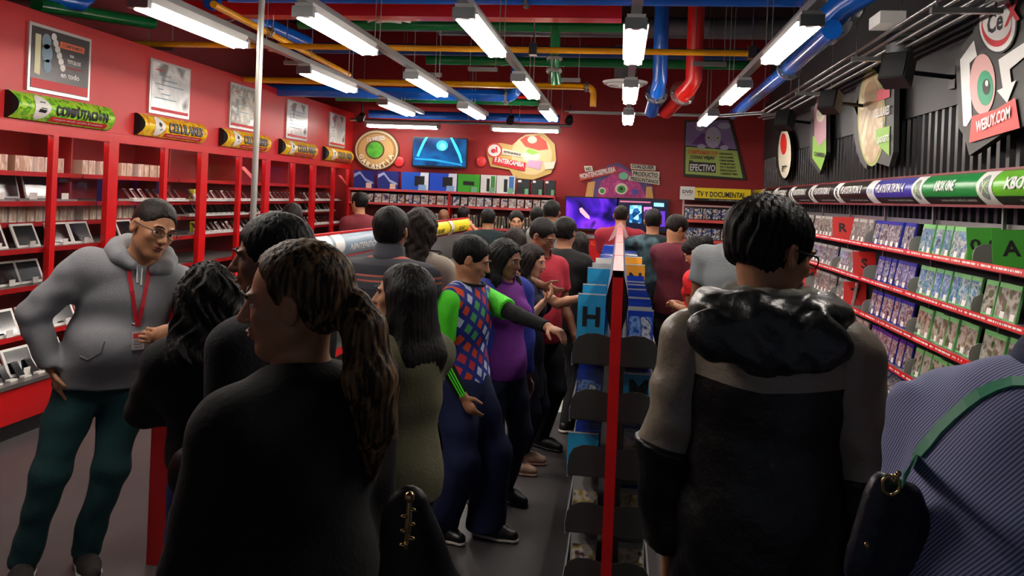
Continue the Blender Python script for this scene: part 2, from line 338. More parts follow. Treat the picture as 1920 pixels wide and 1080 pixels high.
for i in range(4):
    X_ = 1.70+.06*i; z_ = 2.93-.02*i; y_ = 10.4
    MB().tube([(X_, 2.2, z_), (X_, y_, z_)]+([(X_-.5, y_+.3, z_-.02), (X_-2.5, y_+.32, z_-.02)] if i < 2 else [(X_-.1, y_+.3, z_)]), .012, n=6).build('conduit', STEEL, t)
for y in (3.2, 4.6, 6.1, 8.0, 9.9): MB().box(1.62, 1.98, y-.02, y+.02, 2.83, 2.86).cyl((1.65, y, 2.84), (1.65, y, HC), .005, n=5).cyl((1.95, y, 2.84), (1.95, y, HC), .005, n=5).build('strut_bracket', STEEL, t)
q = onZ(1600, 88, 2.88)
tag(MB().cyl((1.86, q.y, 2.93), (1.86, q.y, 2.78), .085, n=16).box(1.78, 1.94, q.y-.08, q.y+.08, 2.92, 2.98).build('junction_box', mat('grey_cast_metal', '#6c6d6e', .5, .4), loc=(1.86, q.y, 2.8)), 'grey round junction box hanging from the right wall conduits', 'junction box')
q = onZ(1638, 36, 3.02)
tag(MB().box(1.62, 1.78, q.y-.12, q.y+.12, 2.97, 3.05).build('emergency_light', WHITE, loc=(1.7, q.y, 2.97)), 'small white box lying on top of the right wall conduits', 'box')
for q, z, d, lb in (((735, 43), 3.45, .64, 'large round white air diffuser below the green pipe'), ((1172, 158), 3.28, .60, 'smaller round white air diffuser behind the second right light row')):
    c = onZ(*q, z); t = thing('air_diffuser', lb, 'air diffuser', c)
    mb = MB(); R_ = d/2
    mb.cyl(c, c+Vector((0, 0, .03)), R_*.93, R_, n=36); mb.build('rim', SIGNW, t)
    for k in (.75, .5, .25): MB().tube([c+Vector((R_*k*math.cos(a), R_*k*math.sin(a), -.012*(1.3-k)*2)) for a in [2*math.pi*i/28 for i in range(28)]], .012, n=6, closed=True).build('diffuser_ring', SIGNW, t)
    MB().cyl(c+Vector((0, 0, .03)), c+Vector((0, 0, .5)), R_*.5, n=20).build('duct_neck', SILV, t)
# strut crossbars, hanging wires, spots, track spotlights near the back
for i, (q, z) in enumerate((((800, 140), 3.0), ((560, 118), 3.05), ((1060, 150), 3.0), ((905, 130), 3.1), ((1330, 120), 3.1), ((300, 90), 3.2))):
    c = onZ(*q, z); t = thing('pipe_hanger', 'thin steel hanger strap with rods, %s' % ['above the second row of lights', 'left, beside the lengthways yellow pipe', 'beside the end of the ochre pipe', 'behind the middle light row', 'beside the red drop pipe', 'far left over the bulkhead'][i], 'pipe hanger', c)
    MB().box(c.x-.16, c.x+.16, c.y-.02, c.y+.02, z-.02, z+.02).build('strut', STEEL, t)
    for s in (-.14, .14): MB().cyl((c.x+s, c.y, z), (c.x+s, c.y, HC), .005, n=5).build('rod', STEEL, t)
for (q, lb) in (((678, 218), 'at the back left corner'), ((958, 222), 'between the back wall lights'), ((1068, 222), 'beside the back wall lights')):
    c = onY(*q, 11.6); t = thing('ceiling_spotlight', 'small black unlit spotlight hanging %s' % lb, 'spotlight', c)
    MB().cyl(c+Vector((0, -.08, -.05)), c+Vector((0, .05, .02)), .06, .045, n=14).build('lamp_head', BLACK, t); MB().cyl(c, c+Vector((0, 0, .2)), .012, n=6).build('stem', BLACK, t)
# steel column
c = Vector((onY(487, 100, 5.2).x, 5.2, 0))
tag(MB().cyl((c.x, c.y, 0), (c.x, c.y, HC), .021, n=16).build('steel_column', mat('brushed_steel_pole', '#b6b6ae', .35, .6), loc=c), 'slim silver steel column standing in front of the left cabinets', 'pole')
# ------------------------------------------------------------------ loudspeakers on the right wall
for i, (x0, y0, x1, y1, Yd) in enumerate(((1452, 203, 1492, 248, 9.3), (1534, 166, 1580, 217, 7.2), (1648, 100, 1716, 164, 5.5))):
    c = onY((x0+x1)/2, (y0+y1)/2, Yd); s = abs(onY(x1, y1, Yd).x-onY(x0, y0, Yd).x)
    t = thing('wall_speaker', 'black loudspeaker on a wall bracket, %s on the right wall' % ['farthest of the three', 'middle one of the three', 'nearest of the three'][i], 'loudspeaker', c)
    M = Matrix.Translation(c) @ Matrix.Rotation(math.radians(-38), 4, 'Z') @ Matrix.Rotation(math.radians(-22), 4, 'X')
    MB().box(-s*.36, s*.36, -s*.3, s*.3, -s*.42, s*.42, M=M).build('cabinet', BLACK, t)
    MB().box(-s*.31, s*.31, -s*.33, -s*.3, -s*.37, s*.37, M=M).build('grille', mat('speaker_grille', '#161618', .9), t)
    MB().tube([c, (c.x+.2, c.y+.12, c.z-.0), (XR-.02, c.y+.15, c.z-.02)], .016, n=8).box(XR-.08, XR-.04, c.y+.1, c.y+.2, c.z-.09, c.z+.06).build('wall_bracket', BLACK, t)
# ------------------------------------------------------------------ left wall: glass cabinets
LB = [5.01, 6.58, 8.15, 9.72, 11.29, 12.86]
LSH = [(1.784, .30), (1.546, .16), (1.374, .26), (1.184, .06), (.89, .06)]      # shelf height, front edge set back from the glass
SHELFR = mat('red_shelf_edge', '#b0151a', .35); BACKR = mat('cabinet_back_red', '#a82a2a', .5)
def cabinet(y0, y1, lb):
    t = thing('display_cabinet', lb, 'display cabinet', (XL, (y0+y1)/2, 0), group='glass cabinets along the left wall')
    MB().box(-5.36, -5.30, y0, y1, 0, 2.15).build('back_panel', BACKR, t)
    ym = y0+(y1-y0)*.53
    f = MB()
    for y, w in ((y0+.035, .035), (ym, .03), (y1-.035, .035)): f.box(XL-.05, XL, y-w, y+w, .66, 2.15)
    f.box(XL-.05, XL+.002, y0, y1, 2.08, 2.158).box(XL-.05, XL+.002, y0, y1, .62, .68); f.build('door_frame', REDG, t)
    for a, b in ((y0+.07, ym-.03), (ym+.03, y1-.07)): MB().box(XL-.03, XL-.026, a, b, .68, 2.08).build('glass_door', GLASS, t)
    MB().box(XL-.11, XL-.06, y0+.08, y1-.08, 2.085, 2.1).build('light_strip', mat('cabinet_light_strip', '#fff2ea', .4, emit=9), t)
    for z, s in LSH:
        sh = MB().box(-5.3, XL-s, y0+.01, y1-.01, z-.02, z, ).build('shelf', mat('grey_shelf', '#8c8884', .5), t)
        MB().box(XL-s-.002, XL-s+.006, y0+.01, y1-.01, z-.035, z+.004).build('shelf_edge', SHELFR, sh)
    MB().box(-5.3, XL-.4, y1-.02, y1, .6, 2.15).build('side_panel', BACKR, t)
    MB().box(XL-.6, -3.95, y0, y1, .1, .34).build('base_cabinet', REDG, t); sh = MB().box(XL-.3, -4.16, y0, y1, .60, .62).build('shelf', mat('grey_shelf', '#8c8884', .5), t); MB().box(-4.162, -4.154, y0, y1, .59, .625).build('shelf_edge', SHELFR, sh)
    MB().box(-4.13, -3.93, y0, y1, .34, .365).build('ledge', STEEL, t)
    return t
nm = ['nearest of the row, under the green sign', 'second of the row', 'middle of the row', 'fourth of the row', 'farthest of the row, against the back wall']
for i in range(5): cabinet(LB[i], LB[i+1], 'red framed glass display cabinet, '+nm[i])
cabinet(3.44, 5.01, 'red framed glass cabinet at the left edge, only its end in view')
# posters above
art = [ramp_mat('poster_art_white', ['#f4f2e4', '#d8d6c4', '#8d8c80', '#f8f8f0'], .25, 7, perobj=False), ramp_mat('poster_art_grey', ['#8b8c88', '#f4f6f4', '#d8ddda', '#fafafa', '#6c6d6c'], .2, 3, perobj=False)]
FRM = mat('poster_frame_silver', '#c9c8c4', .3, .6); DKP = mat('poster_dark', '#322c2e', .3)
plab = ['dark framed poster above the green computer sign', 'pale framed poster with grey top, second from the left', 'cream framed poster right beside the steel column', 'pale grey framed poster, fourth from the left', 'small looking pale poster nearest the back wall corner']
for i in range(5):
    y0 = 5.48+1.57*i; y1 = y0+.71; z0, z1 = 2.40, 2.92; X = XL
    t = thing('framed_poster', plab[i], 'poster', (X, (y0+y1)/2, z0), group='posters on the left bulkhead')
    MB().box(X, X+.02, y0, y1, z0, z1).build('frame', FRM, t)
    m = [DKP, art[1], art[0], art[1], art[1]][i]
    s = MB().box(X+.02, X+.023, y0+.025, y1-.025, z0+.025, z1-.025).build('print', m, t)
    g = lambda u, v: (X+.0245, y0+u, z0+v)
    b = MB()
    b.add([g(.03, .03), g(.68, .03), g(.68, .10 if i == 0 else .06), g(.03, .10 if i == 0 else .06)], [(0, 1, 2, 3)], 0)
    if i == 0:
        b.add([g(.33, .38), g(.62, .38), g(.62, .43), g(.33, .43)], [(0, 1, 2, 3)], 1)
        b.add([g(.06, .14), g(.12, .13), g(.12, .44), g(.06, .44)], [(0, 1, 2, 3)], 4)
        for c in range(6): q = circle(.26+.022*c, .45-.045*c, .03, n=14); b.add([g(*p) for p in q], [list(range(14))], 2)
        for c, (u, v, r) in enumerate(((.18, .40, .05), (.19, .31, .06), (.2, .21, .045))): b.add([(X+.0246, y0+p[0], z0+p[1]) for p in circle(u, v, r, r*1.2, 16)], [list(range(16))], 3)
        L_ = lambda x, y: (X+.0248, y0+x, z0+y)
        for tx, cx_, cy_, w_, h_, mi in (('COMPRAMOS', .475, .405, .24, .028, 5), ('tus', .47, .335, .05, .024, 2), ('TITULOS', .50, .285, .16, .03, 2), ('y equipos', .50, .235, .2, .03, 6), ('en todo', .46, .17, .22, .045, 2)):
            b.text(tx, L_, mi, w_, h_, cx_, cy_, .02)
    else:
        for k in range(7): b.add([g(.08+(i*k % 3)*.05, .42-.045*k), g(.22+.12*((k*i) % 4), .42-.045*k), g(.22+.12*((k*i) % 4), .43-.045*k), g(.08+(i*k % 3)*.05, .43-.045*k)], [(0, 1, 2, 3)], 3 if k else 0)
    b.build('printed_artwork', [mat('print_red', '#c8202a'), mat('print_orange', '#e2622c'), mat('print_white', '#eceae4'), mat('print_blue_grey', '#7d99a8'), mat('print_cream', '#e4dfb0'), mat('print_black', '#1a1819'), mat('print_crimson', '#a8202c')], t)
# category signs: bowed panels
def bowed(X, dirx, y0, y1, z0, z1, bulge, flare=.0):
    """maps u in 0..1 along, v in 0..1 up, e = lift off the surface"""
    def fn(u, v, e=0):
        a = (v-.5)*2; return (X+dirx*(bulge*(1-a*a)+e), y0+(y1-y0)*u+flare*(a*a)*(1 if u > .5 else -1)*abs(u-.5)*2, z0+(z1-z0)*v)
    return fn
def bow_panel(fn, u0, u1, v0=0, v1=1, e=0, nv=10, nu=6, mb=None, m=0):
    mb = mb or MB(); vs = [fn(u0+(u1-u0)*i/nu, v0+(v1-v0)*j/nv, e) for i in range(nu+1) for j in range(nv+1)]
    return mb.add(vs, [(i*(nv+1)+j, (i+1)*(nv+1)+j, (i+1)*(nv+1)+j+1, i*(nv+1)+j+1) for i in range(nu) for j in range(nv)], m, True)
def bow_side(fn, u, mb, m, back):
    vs = [fn(u, j/10) for j in range(11)]; mb.add(vs+[(back, vs[-1][1], vs[-1][2]), (back, vs[0][1], vs[0][2])], [list(range(13))], m)
def bow_disc(fn, cu, cv, ru, rv, e, mb, m, n=12):
    vs = []
    for j in range(n+1):
        a = math.pi*j/n; v = cv-rv*math.cos(a); w = ru*math.sin(a)
        for i in range(5): vs.append(fn(cu+w*(i/2-1), v, e))
    mb.add(vs, [(j*5+i, j*5+i+1, j*5+i+6, j*5+i+5) for j in range(n) for i in range(4)], m)
gleaf = ramp_mat('green_leaf_print', ['#2f7d1e', '#7cc92e', '#b4dc3c', '#3d8f24', '#8ed23c'], .35, 12, perobj=False); ychk = ramp_mat('yellow_patterned_print', ['#d88a1a', '#f2cf2a', '#e7a81e', '#f7e06a'], .35, 25, kind='voronoi', perobj=False)
pblack = mat('print_black', '#1a1819'); pwhite = mat('print_white', '#eceae4'); pred = mat('print_red', '#c8202a'); pgrey = mat('print_grey', '#8b8e92')
words = ['COMPÚTACIÓN', 'CELULARES', 'CELULARES', 'CELULARES', 'CELULARES']
slab = ['green leafy sign reading COMPUTACION above the first cabinet', 'yellow curved sign reading CELULARES, the nearest yellow one', 'yellow curved phones sign crossed by the steel column', 'yellow curved phones sign just right of the steel column', 'yellow curved phones sign closest to the back wall']
for i in range(5):
    yc = 5.87+1.57*i; y0, y1 = yc-.56, yc+.56; z0, z1 = 2.175, 2.375
    fn = bowed(XL+.03, 1, y0, y1, z0, z1, .07, .025)
    t = thing('category_sign', slab[i], 'sign', (XL, yc, z0), group='category signs above the left cabinets')
    b = bow_panel(fn, 0, 1); bow_side(fn, 0, b, 1, XL); bow_side(fn, 1, b, 1, XL); b.build('sign_panel', [gleaf if i == 0 else ychk, BLACK], t)
    b = MB(); bow_disc(fn, .22, .5, .075, .46, .004, b, 0)
    if i == 0:
        b.add([fn(.18, .32, .006), fn(.25, .3, .006), fn(.26, .42, .006), fn(.19, .44, .006)], [(0, 1, 2, 3)], 1); b.add([fn(.2, .46, .006), fn(.255, .45, .006), fn(.25, .72, .006), fn(.2, .73, .006)], [(0, 1, 2, 3)], 1)
        b.add([fn(.207, .5, .007), fn(.248, .49, .007), fn(.244, .68, .007), fn(.207, .69, .007)], [(0, 1, 2, 3)], 0)
    else:
        b.add([fn(.19, .55, .006), fn(.215, .72, .006), fn(.245, .6, .006), fn(.22, .45, .006)], [(0, 1, 2, 3)], 1); b.add([fn(.215, .3, .006), fn(.25, .35, .006), fn(.24, .55, .006), fn(.225, .5, .006)], [(0, 1, 2, 3)], 1)
    b.build('icon_disc', [pwhite, pblack], t)
    b = MB(); bow_panel(fn, .33, .93, .04, .22, .004, mb=b, m=1)
    b.text(words[i], lambda x, y: fn(x, y, .003), 2, .57, .5, .63, .52, .05, 8); b.text(words[i], lambda x, y: fn(x, y, .006), 0, .56, .44, .635, .53, .0, 8)
    b.text('compra vende cambia & contesta', lambda x, y: fn(x, y, .007), 3, .52, .1, .62, .13, 0, 2)
    b.build('lettering', [pgrey if i else mat('print_dark_grey', '#3c3f42'), pred, pblack, pwhite], t)
# merchandise prototypes (front faces +x)
def proto_box(name, w, h, d, mats, sticker=None):
    b = MB().box(-d, 0, -w/2, w/2, 0, h, m=0); b.add([(.001, -w*.42, h*.04), (.001, w*.42, h*.04), (.001, w*.42, h*.96), (.001, -w*.42, h*.96)], [(0, 1, 2, 3)], 1)
    if sticker: b.add([(.002, sticker[0], sticker[2]), (.002, sticker[1], sticker[2]), (.002, sticker[1], sticker[3]), (.002, sticker[0], sticker[3])], [(0, 1, 2, 3)], 2)
    return b.build(name, mats)
boxm = pick_mat('phone_box_colours', ['#e8ded0', '#d8c4a8', '#f2eee8', '#c9a888', '#e6e2da', '#b08f78', '#efe9df', '#d2b49c']); boxf = ramp_mat('phone_box_front', ['#f3efe8', '#d9c6ac', '#b28f7a', '#efe6da'], .4, 14, stretch=(1, 3, .5))
pbx = proto_box('phone_box', .075, .13, .1, [boxm, boxf]); used = {}
def put(proto, loc, rot, label, cat, group):
    if proto.name not in used: used[proto.name] = 1; proto.location = loc; proto.rotation_euler = rot; tag(proto, label, cat, group); return proto
    return dup(proto, loc, rot, label, group)
def lean(deg): return (0, -math.radians(deg), 0)
for mi, ncol in ((0, 15), (1, 14)):
    for k in range(ncol):
        y = LB[mi]+.12+k*.095; s = random.choice((.06, 0, .03)); put(pbx, (XL-.36-s, y, 1.785), (0, 0, random.uniform(-.15, .15)), 'pale phone box on the top shelf, %s from the left in the %s glass cabinet' % (ordw(k+1), 'nearest' if mi == 0 else 'second'), 'box', 'phone boxes on the top shelf of cabinet %s' % ('one' if mi == 0 else 'two'))
    for k in range(15):
        y = LB[mi]+.1+k*.098; put(pbx, (XL-.32, y, 1.375), (0, 0, random.uniform(-.1, .1)), 'pale phone box on the middle shelf, %s from the left in the %s glass cabinet' % (ordw(k+1), 'nearest' if mi == 0 else 'second'), 'box', 'phone boxes on the middle shelf of cabinet %s' % ('one' if mi == 0 else 'two'))
for k in range(8): put(pbx, (XL-.3, 5.2+k*.1, .895), (0, 0, 0), 'beige phone box on the low shelf of the nearest cabinet, %s from the left' % ordw(k+1), 'box', 'phone boxes on the low shelf')
SCR = mat('dark_screen', '#14161a', .12, spec=.8); SILVM = mat('laptop_silver', '#a9a8a8', .35, .5)
def laptop():
    t = thing('laptop', '', 'laptop'); MB().box(-.12, .12, -.16, .16, 0, .018).build('keyboard_base', SILVM, t)
    M = Matrix.Translation((-.12, 0, .018)) @ Matrix.Rotation(math.radians(-14), 4, 'Y')
    s = MB().box(-.008, 0, -.165, .165, 0, .21, M=M).build('lid', SILVM, t); MB().box(0, .002, -.15, .15, .015, .198, M=M).build('display', SCR, s)
    MB().box(.10, .104, -.03, .06, 0, .07).build('price_card', WHITE, t); return t
lp = laptop()
for k, y in enumerate((5.13, 5.48, 5.83, 6.2)):
    put(lp, (XL-.29, y, 1.547), (0, 0, .05), 'open laptop in the nearest cabinet, %s' % ['first from the left edge', 'second from the left edge', 'third from the left edge', 'right hand one by the blue box'][k], 'laptop', 'open laptops in the nearest cabinet')
def tablet():
    t = thing('tablet', '', 'tablet'); M = Matrix.Rotation(math.radians(-24), 4, 'Y')
    f = MB().box(-.012, 0, -.135, .135, 0, .2, M=M).build('white_frame', WHITE, t); MB().box(0, .0015, -.112, .112, .02, .182, M=M).build('display', SCR, f)
    MB().box(.02, .024, -.03, .03, 0, .05).build('price_card', WHITE, t); return t
tb = tablet()
for k, y in enumerate((5.1, 5.45, 5.80, 6.18, 6.45, 7.1, 7.5)): put(tb, (XL-.16, y, 1.185), (0, 0, .03*(k % 3)), 'white framed tablet leaning on the shelf below the laptops, %s' % ['at the left picture edge', 'second from the left', 'third from the left', 'behind the grey hood', 'tucked by the red post', 'left of the man in glasses', 'right of the man in glasses'][k], 'tablet', 'tablets below the laptops')
for k, y in enumerate((5.05, 5.33, 5.6, 5.85)): put(tb, (XL-.16, y, .895), (0, 0, 0), 'white framed tablet, low shelf left of the man in the hoodie, %s' % ['outermost', 'second', 'third', 'nearest his arm'][k], 'tablet', 'tablets on the low shelf')
def phone():
    t = thing('mobile_phone', '', 'phone'); M = Matrix.Rotation(math.radians(-38), 4, 'Y')
    b = MB().box(-.01, 0, -.03, .03, .0, .125, M=M, m=0); b.box(0, .001, -.026, .026, .01, .115, M=M, m=1); b.box(.0, .04, -.032, .032, 0, .012, m=2)
    o = b.build('phone_body', [pick_mat('phone_colours', ['#151516', '#e9e7e4', '#26262a', '#d8cfc8', '#3a2020', '#101012']), SCR, WHITE], t); return t
ph = phone(); 
shelfname = {1.546: 'upper', 1.374: 'middle', 1.184: 'lower', .62: 'lowest slanted'}
for mi in (1, 2, 3, 4):
    for z, s in ((1.546, .12), (1.374, .2), (1.184, .05)):
        if mi == 1 and z != 1.546: continue
        t = MB().box(XL-s-.16, XL-s, LB[mi]+(.5 if mi == 1 else .08), LB[mi+1]-.08, z+.001, z+.022)
        tag(t.build('phone_tray', mat('white_acrylic', '#f0efec', .3), loc=(XL-s-.08, (LB[mi]+LB[mi+1])/2, z)), 'white tray under the phones on the %s shelf of the %s cabinet' % (shelfname[z], ['', 'second', 'third', 'fourth', 'fifth'][mi]), 'tray')
        y = LB[mi]+(.55 if mi == 1 else .14)
        while y < LB[mi+1]-.1: put(ph, (XL-s-.06, y, z+.023), (0, 0, .1), 'small phone, %s from the left on the %s shelf of the %s cabinet' % (ordw(int((y-LB[mi])/.125)), shelfname[z], ['', 'second', 'third', 'fourth', 'fifth'][mi]), 'phone', 'phones on the %s shelf of cabinet %s' % (shelfname[z], ['', 'two', 'three', 'four', 'five'][mi])); y += .125
for k in range(9): put(ph, (-4.03, 4.75+k*.13, .367), (0, 0, 0), 'small phone on the bottom ledge, %s from the left edge' % ordw(k+1), 'phone', 'phones on the bottom ledge')
for k in range(9): put(tb, (-4.2, 4.75+k*.3, .621), (0, 0, 0), 'white framed device on the low open shelf above the red base, %s from the left' % ordw(k+1), 'tablet', 'devices on the low open shelf')
for k in range(3): put(tb, (-4.08, 4.78+k*.3, .367), (0, 0, 0), 'white framed tablet standing on the red base, %s' % ['at the left edge', 'in the middle', 'next to the hoodie'][k], 'tablet', 'tablets on the red base')
for k, (px, py, c, lb) in enumerate(((200, 330, '#2b2f78', 'blue boxed tablet standing by the second cabinet post'), (308, 352, '#28265f', 'dark purple boxed item in the second cabinet'), (365, 355, '#d8cf3a', 'yellow tagged slim box in the second cabinet'), (366, 420, '#d6d82e', 'yellow tagged box lower in the second cabinet'))):
    p = onX(px, py, XL-.22); h = .2 if k < 2 else .13; z = 1.547 if k < 3 else 1.185
    b = proto_box('tablet_box', .13 if k < 2 else .05, h, .05, [mat('box_'+str(k), c), mat('box_face_'+str(k), c), WHITE], (-.04, .03, .03, .08)); b.location = (p.x, p.y, z); b.rotation_euler = (0, 0, .1); tag(b, lb, 'box')
for k, (px, py) in enumerate(((460, 320), (640, 330))):
    p = onX(px, py, XL-.1); b = MB(); vs = [Vector((p.x+.02*j, p.y-.09+.05*j*(1 if i else 1), 1.80+.0+.17*(1-j/4))) for i in (0,) for j in range(5)]
    b.add([(v.x, v.y-.05, v.z) for v in vs]+[(v.x, v.y+.07, v.z) for v in vs]+[(v.x-.006, v.y-.05, v.z) for v in vs]+[(v.x-.006, v.y+.07, v.z) for v in vs], [f for j in range(4) for f in ((j, j+1, j+6, j+5), (10+j, 15+j, 16+j, 11+j))])
    tag(b.build('folded_leaflet', mat('print_coral', '#e05a5a'), loc=p), 'coral red folded leaflet leaning in the %s glass cabinet' % ('third' if k == 0 else 'fifth'), 'leaflet')

# ------------------------------------------------------------------ right wall: header signs and game shelving
RB = [3.79, 4.80, 5.81, 6.82, 7.83, 8.84, 9.85, 10.86, 11.87, 12.72]
SEC = [('XBOX 360', '#64b42a', 'x'), ('XBOX ONE', '#15803c', 'x'), ('PLAYSTATION 4', '#3a3aa0', 'PS4'), ('PLAYSTATION 3', '#1b1917', 'PS'), ('PLAYSTATION 3', '#1b1917', 'PS'), ('PLAYSTATION 3', '#1b1917', 'PS'), ('PLAYSTATION 2', '#1b1917', 'PS'), ('PLAYSTATION 2', '#1b1917', 'PS'), ('BLU-RAY', '#e8d40c', '')]
where = ['at the right picture edge', 'dark green, second from the right edge', 'purple blue, between the green and the black ones', 'black, the nearest of the black ones', 'black, second nearest of the black ones', 'black, third of the black ones', 'black, fourth of the black ones', 'black, farthest and smallest looking', 'yellow, at the far end of the row']
for i in range(9):
    y0, y1 = RB[i], RB[i+1]; txt, col, lg = SEC[i]
    fn0 = bowed(2.03, -1, y1, y0, 1.806, 1.995, .065)       # u runs from the far end to the near end (reading direction)
    t = thing('header_sign', 'curved header sign reading %s, %s' % (txt, where[i]), 'sign', (2.1, (y0+y1)/2, 1.8), group='header signs over the right shelves')
    M1 = mat('header_'+col, col, .3); b = bow_panel(fn0, 0, 1, m=0); b.box(2.03, 2.10, y0, y1, 1.806, 1.995, m=1); bow_panel(fn0, .19, 1, 0, .24, .0015, mb=b, m=2)
    b.build('sign_panel', [M1, BLACK, mat('header_strip_black', '#141212')], t)
    b = MB(); bow_panel(fn0, .015, .2, e=.003, mb=b); b.build('logo_patch', SIGNW, t)
    b = MB(); F = lambda x, y: fn0(x, y, .004); F2 = lambda x, y: fn0(x, y, .006)
    b.text(txt, F2, 0 if i < 8 else 1, {8: .3, 9: .4}.get(len(txt), .6) if i else .45, .36, .56, .6, .03, 8)
    b.text('compra vende cambia & contesta', F2, 0, .5, .1, .7, .12, 0, 2)
    if lg == 'x':
        bow_disc(fn0, .11, .5, .055, .36, .0045, b, 2)
        for s in (-1, 1):
            cc = [(.11+s*.038*(j/8*2-1), .3+.42*j/8) for j in range(9)]; b.add([F2(u-.006, v) for u, v in cc]+[F2(u+.006, v) for u, v in cc], [(j, 9+j, 10+j, j+1) for j in range(8)], 3)
    elif lg: b.text(lg if lg == 'PS4' else 'P', F2, 1 if lg == 'PS' else 4, .12 if lg == 'PS4' else .06, .22 if lg == 'PS4' else .45, .11, .5, .02, 6)
    if lg == 'PS': b.text('S', F2, 1, .07, .22, .115, .33, .03, 5)
    b.build('lettering', [SIGNW, pblack, mat('print_grey_ball', '#7c8a80'), mat('print_pale_green', '#c8e6a0'), mat('print_light_blue', '#9aa6c8')], t)
tag(MB().box(2.02, 2.06, RB[0], RB[-1], 1.99, 2.005).box(2.02, 2.06, RB[0], RB[-1], 1.79, 1.806).build('header_rail', mat('dark_red_trim', '#6a1418', .4), loc=(2.04, 8, 1.79)), 'thin dark red rail edging the header signs above the games', 'rail')
RS = [1.478, 1.198, .92, .635, .37, .09]
dash = pwhite
for i in range(9):
    y0, y1 = RB[i], RB[i+1]
    t = thing('game_shelving', 'red edged shelving bay of games, %s' % ['at the right picture edge', 'below the dark green header sign', 'below the purple blue header sign', 'below the nearest black header sign', 'below the second nearest black header sign', 'below the third black header sign', 'below the fourth black header sign', 'below the farthest black header sign', 'below the yellow header sign'][i], 'shelving', (2.1, (y0+y1)/2, 0), group='shelving bays along the right wall')
    MB().box(XR-.06, XR-.045, y0, y1, 0, 1.5).build('back_panel', mat('shelving_back_black', '#17171a', .6), t)
    MB().box(XR-.08, XR-.055, y0, y1, 1.665, 1.70).build('top_rail', STEEL, t)
    MB().box(2.11, 2.13, y1-.015, y1+.005, 0, 1.81).build('upright', STEEL, t)
    for k, z in enumerate(RS):
        sh = MB().box(1.965, XR-.045, y0+.002, y1-.002, z-.02, z).build('shelf', mat('shelf_grey', '#5d5d5e', .5), t)
        MB().plate([(1.955, y0, z-.028), (1.945, y0, z-.02), (1.95, y0, z+.012), (1.966, y0, z+.012), (1.966, y0, z-.028)], (0, y1-y0, 0)).build('shelf_edge', RED, sh)
        b = MB(); y = y1-.03
        while y > y0+.03:
            l = random.choice((.02, .035, .05, .012)); b.add([(1.9455, y, z-.008), (1.9455, y-l, z-.008), (1.9468, y-l, z+.003), (1.9468, y, z+.003)], [(0, 1, 2, 3)]); y -= l+random.choice((.008, .01, .03))
        b.build('edge_lettering', dash, sh)
        if i < 8 or k < 4:
            pts = [(2.17, y0+.02, z)]+[(1.975+.095+.095*math.cos(a), y0+.02, z+.01+.105*math.sin(a)) for a in [math.pi-math.pi*q/10 for q in range(11)]]
            pts = [(1.972, y0+.02, z), (1.972, y0+.02, z+.05), (1.985, y0+.02, z+.085), (2.02, y0+.02, z+.105), (2.1, y0+.02, z+.11), (2.17, y0+.02, z+.11), (2.17, y0+.02, z)]
            MB().plate(pts, (0, -.006, 0)).build('shelf_divider', mat('divider_grey', '#8c8d88', .5), t)
        # rounded paddles angled at the end of each bay
clear = mat('clear_game_case', '#b9b4b0', .15, spec=.7); 
def gcase(name, edge, artm, w=.128, h=.195):
    b = MB().box(-.0, .014, -w/2, w/2, 0, h, m=0)
    e = -.0012; b.add([(e, -w*.46, .012), (e, w*.46, .012), (e, w*.46, h*.86), (e, -w*.46, h*.86)], [(0, 1, 2, 3)], 1)
    b.add([(e*2, -w*.4, .006), (e*2, -w*.02, .006), (e*2, -w*.02, .042), (e*2, -w*.4, .042)], [(0, 1, 2, 3)], 2); b.add([(e*1.5, -w*.46, h*.86), (e*1.5, w*.46, h*.86), (e*1.5, w*.46, h*.96), (e*1.5, -w*.46, h*.96)], [(0, 1, 2, 3)], 3)
    return b.build(name, [edge, artm, WHITE, edge])
A_ps3 = ramp_mat('game_cover_grey', ['#2c2628', '#98928e', '#6a5c5c', '#bab4b0', '#5c3a38', '#86807f'], .18, 15, coat=.6)
A_ps4 = ramp_mat('game_cover_ps4', ['#1c2040', '#9c98a4', '#625a68', '#bcb8bc', '#4c4048', '#787488'], .18, 15, coat=.6)
A_xb = ramp_mat('game_cover_xbox', ['#20506c', '#78a4bc', '#2e6490', '#b8c8cc', '#40646c', '#90aab4'], .18, 13, coat=.6)
A_gr = ramp_mat('game_cover_green', ['#3a5c32', '#94867a', '#b0b0a6', '#685850', '#50683c'], .18, 14, coat=.6)
E_g = mat('green_game_case', '#7cc47c', .15, spec=.7); E_b = mat('blue_game_case', '#2c35a0', .15, spec=.7); E_l = mat('lime_game_case', '#6cc43c', .15)
PR = {}
def pick(i, k):
    key = ('xb' if i == 1 and k < 2 else 'gr' if i <= 1 else 'ps4' if i == 2 else 'ps3')
    if key not in PR: PR[key] = gcase('game_case', {'xb': E_g, 'gr': E_g, 'ps4': E_b, 'ps3': clear}[key], {'xb': A_xb, 'gr': A_gr, 'ps4': A_ps4, 'ps3': A_ps3}[key])
    return PR[key]
lev = ['top shelf', 'second shelf', 'third shelf', 'fourth shelf', 'fifth shelf', 'bottom shelf']
bayn = ['right edge', 'dark green', 'purple blue', 'nearest black', 'second black', 'third black', 'fourth black', 'farthest black', 'yellow']
CARDS = []
for s, px, py, k, c in (('R', 1586, 425, 0, 'r'), ('S', 1627, 485, 1, 'r'), ('M', 1523, 515, 2, 'r'), ('T', 1609, 548, 2, 'r'), ('U', 1572, 590, 3, 'r'), ('I', 1493, 545, 3, 'r'), ('J', 1504, 505, 2, 'r'), ('0-9', 1857, 455, 0, 'g'), ('A', 1908, 470, 0, 'g')):
    p = onX(px, py, 2.07); CARDS.append((s, p.y, k, c))
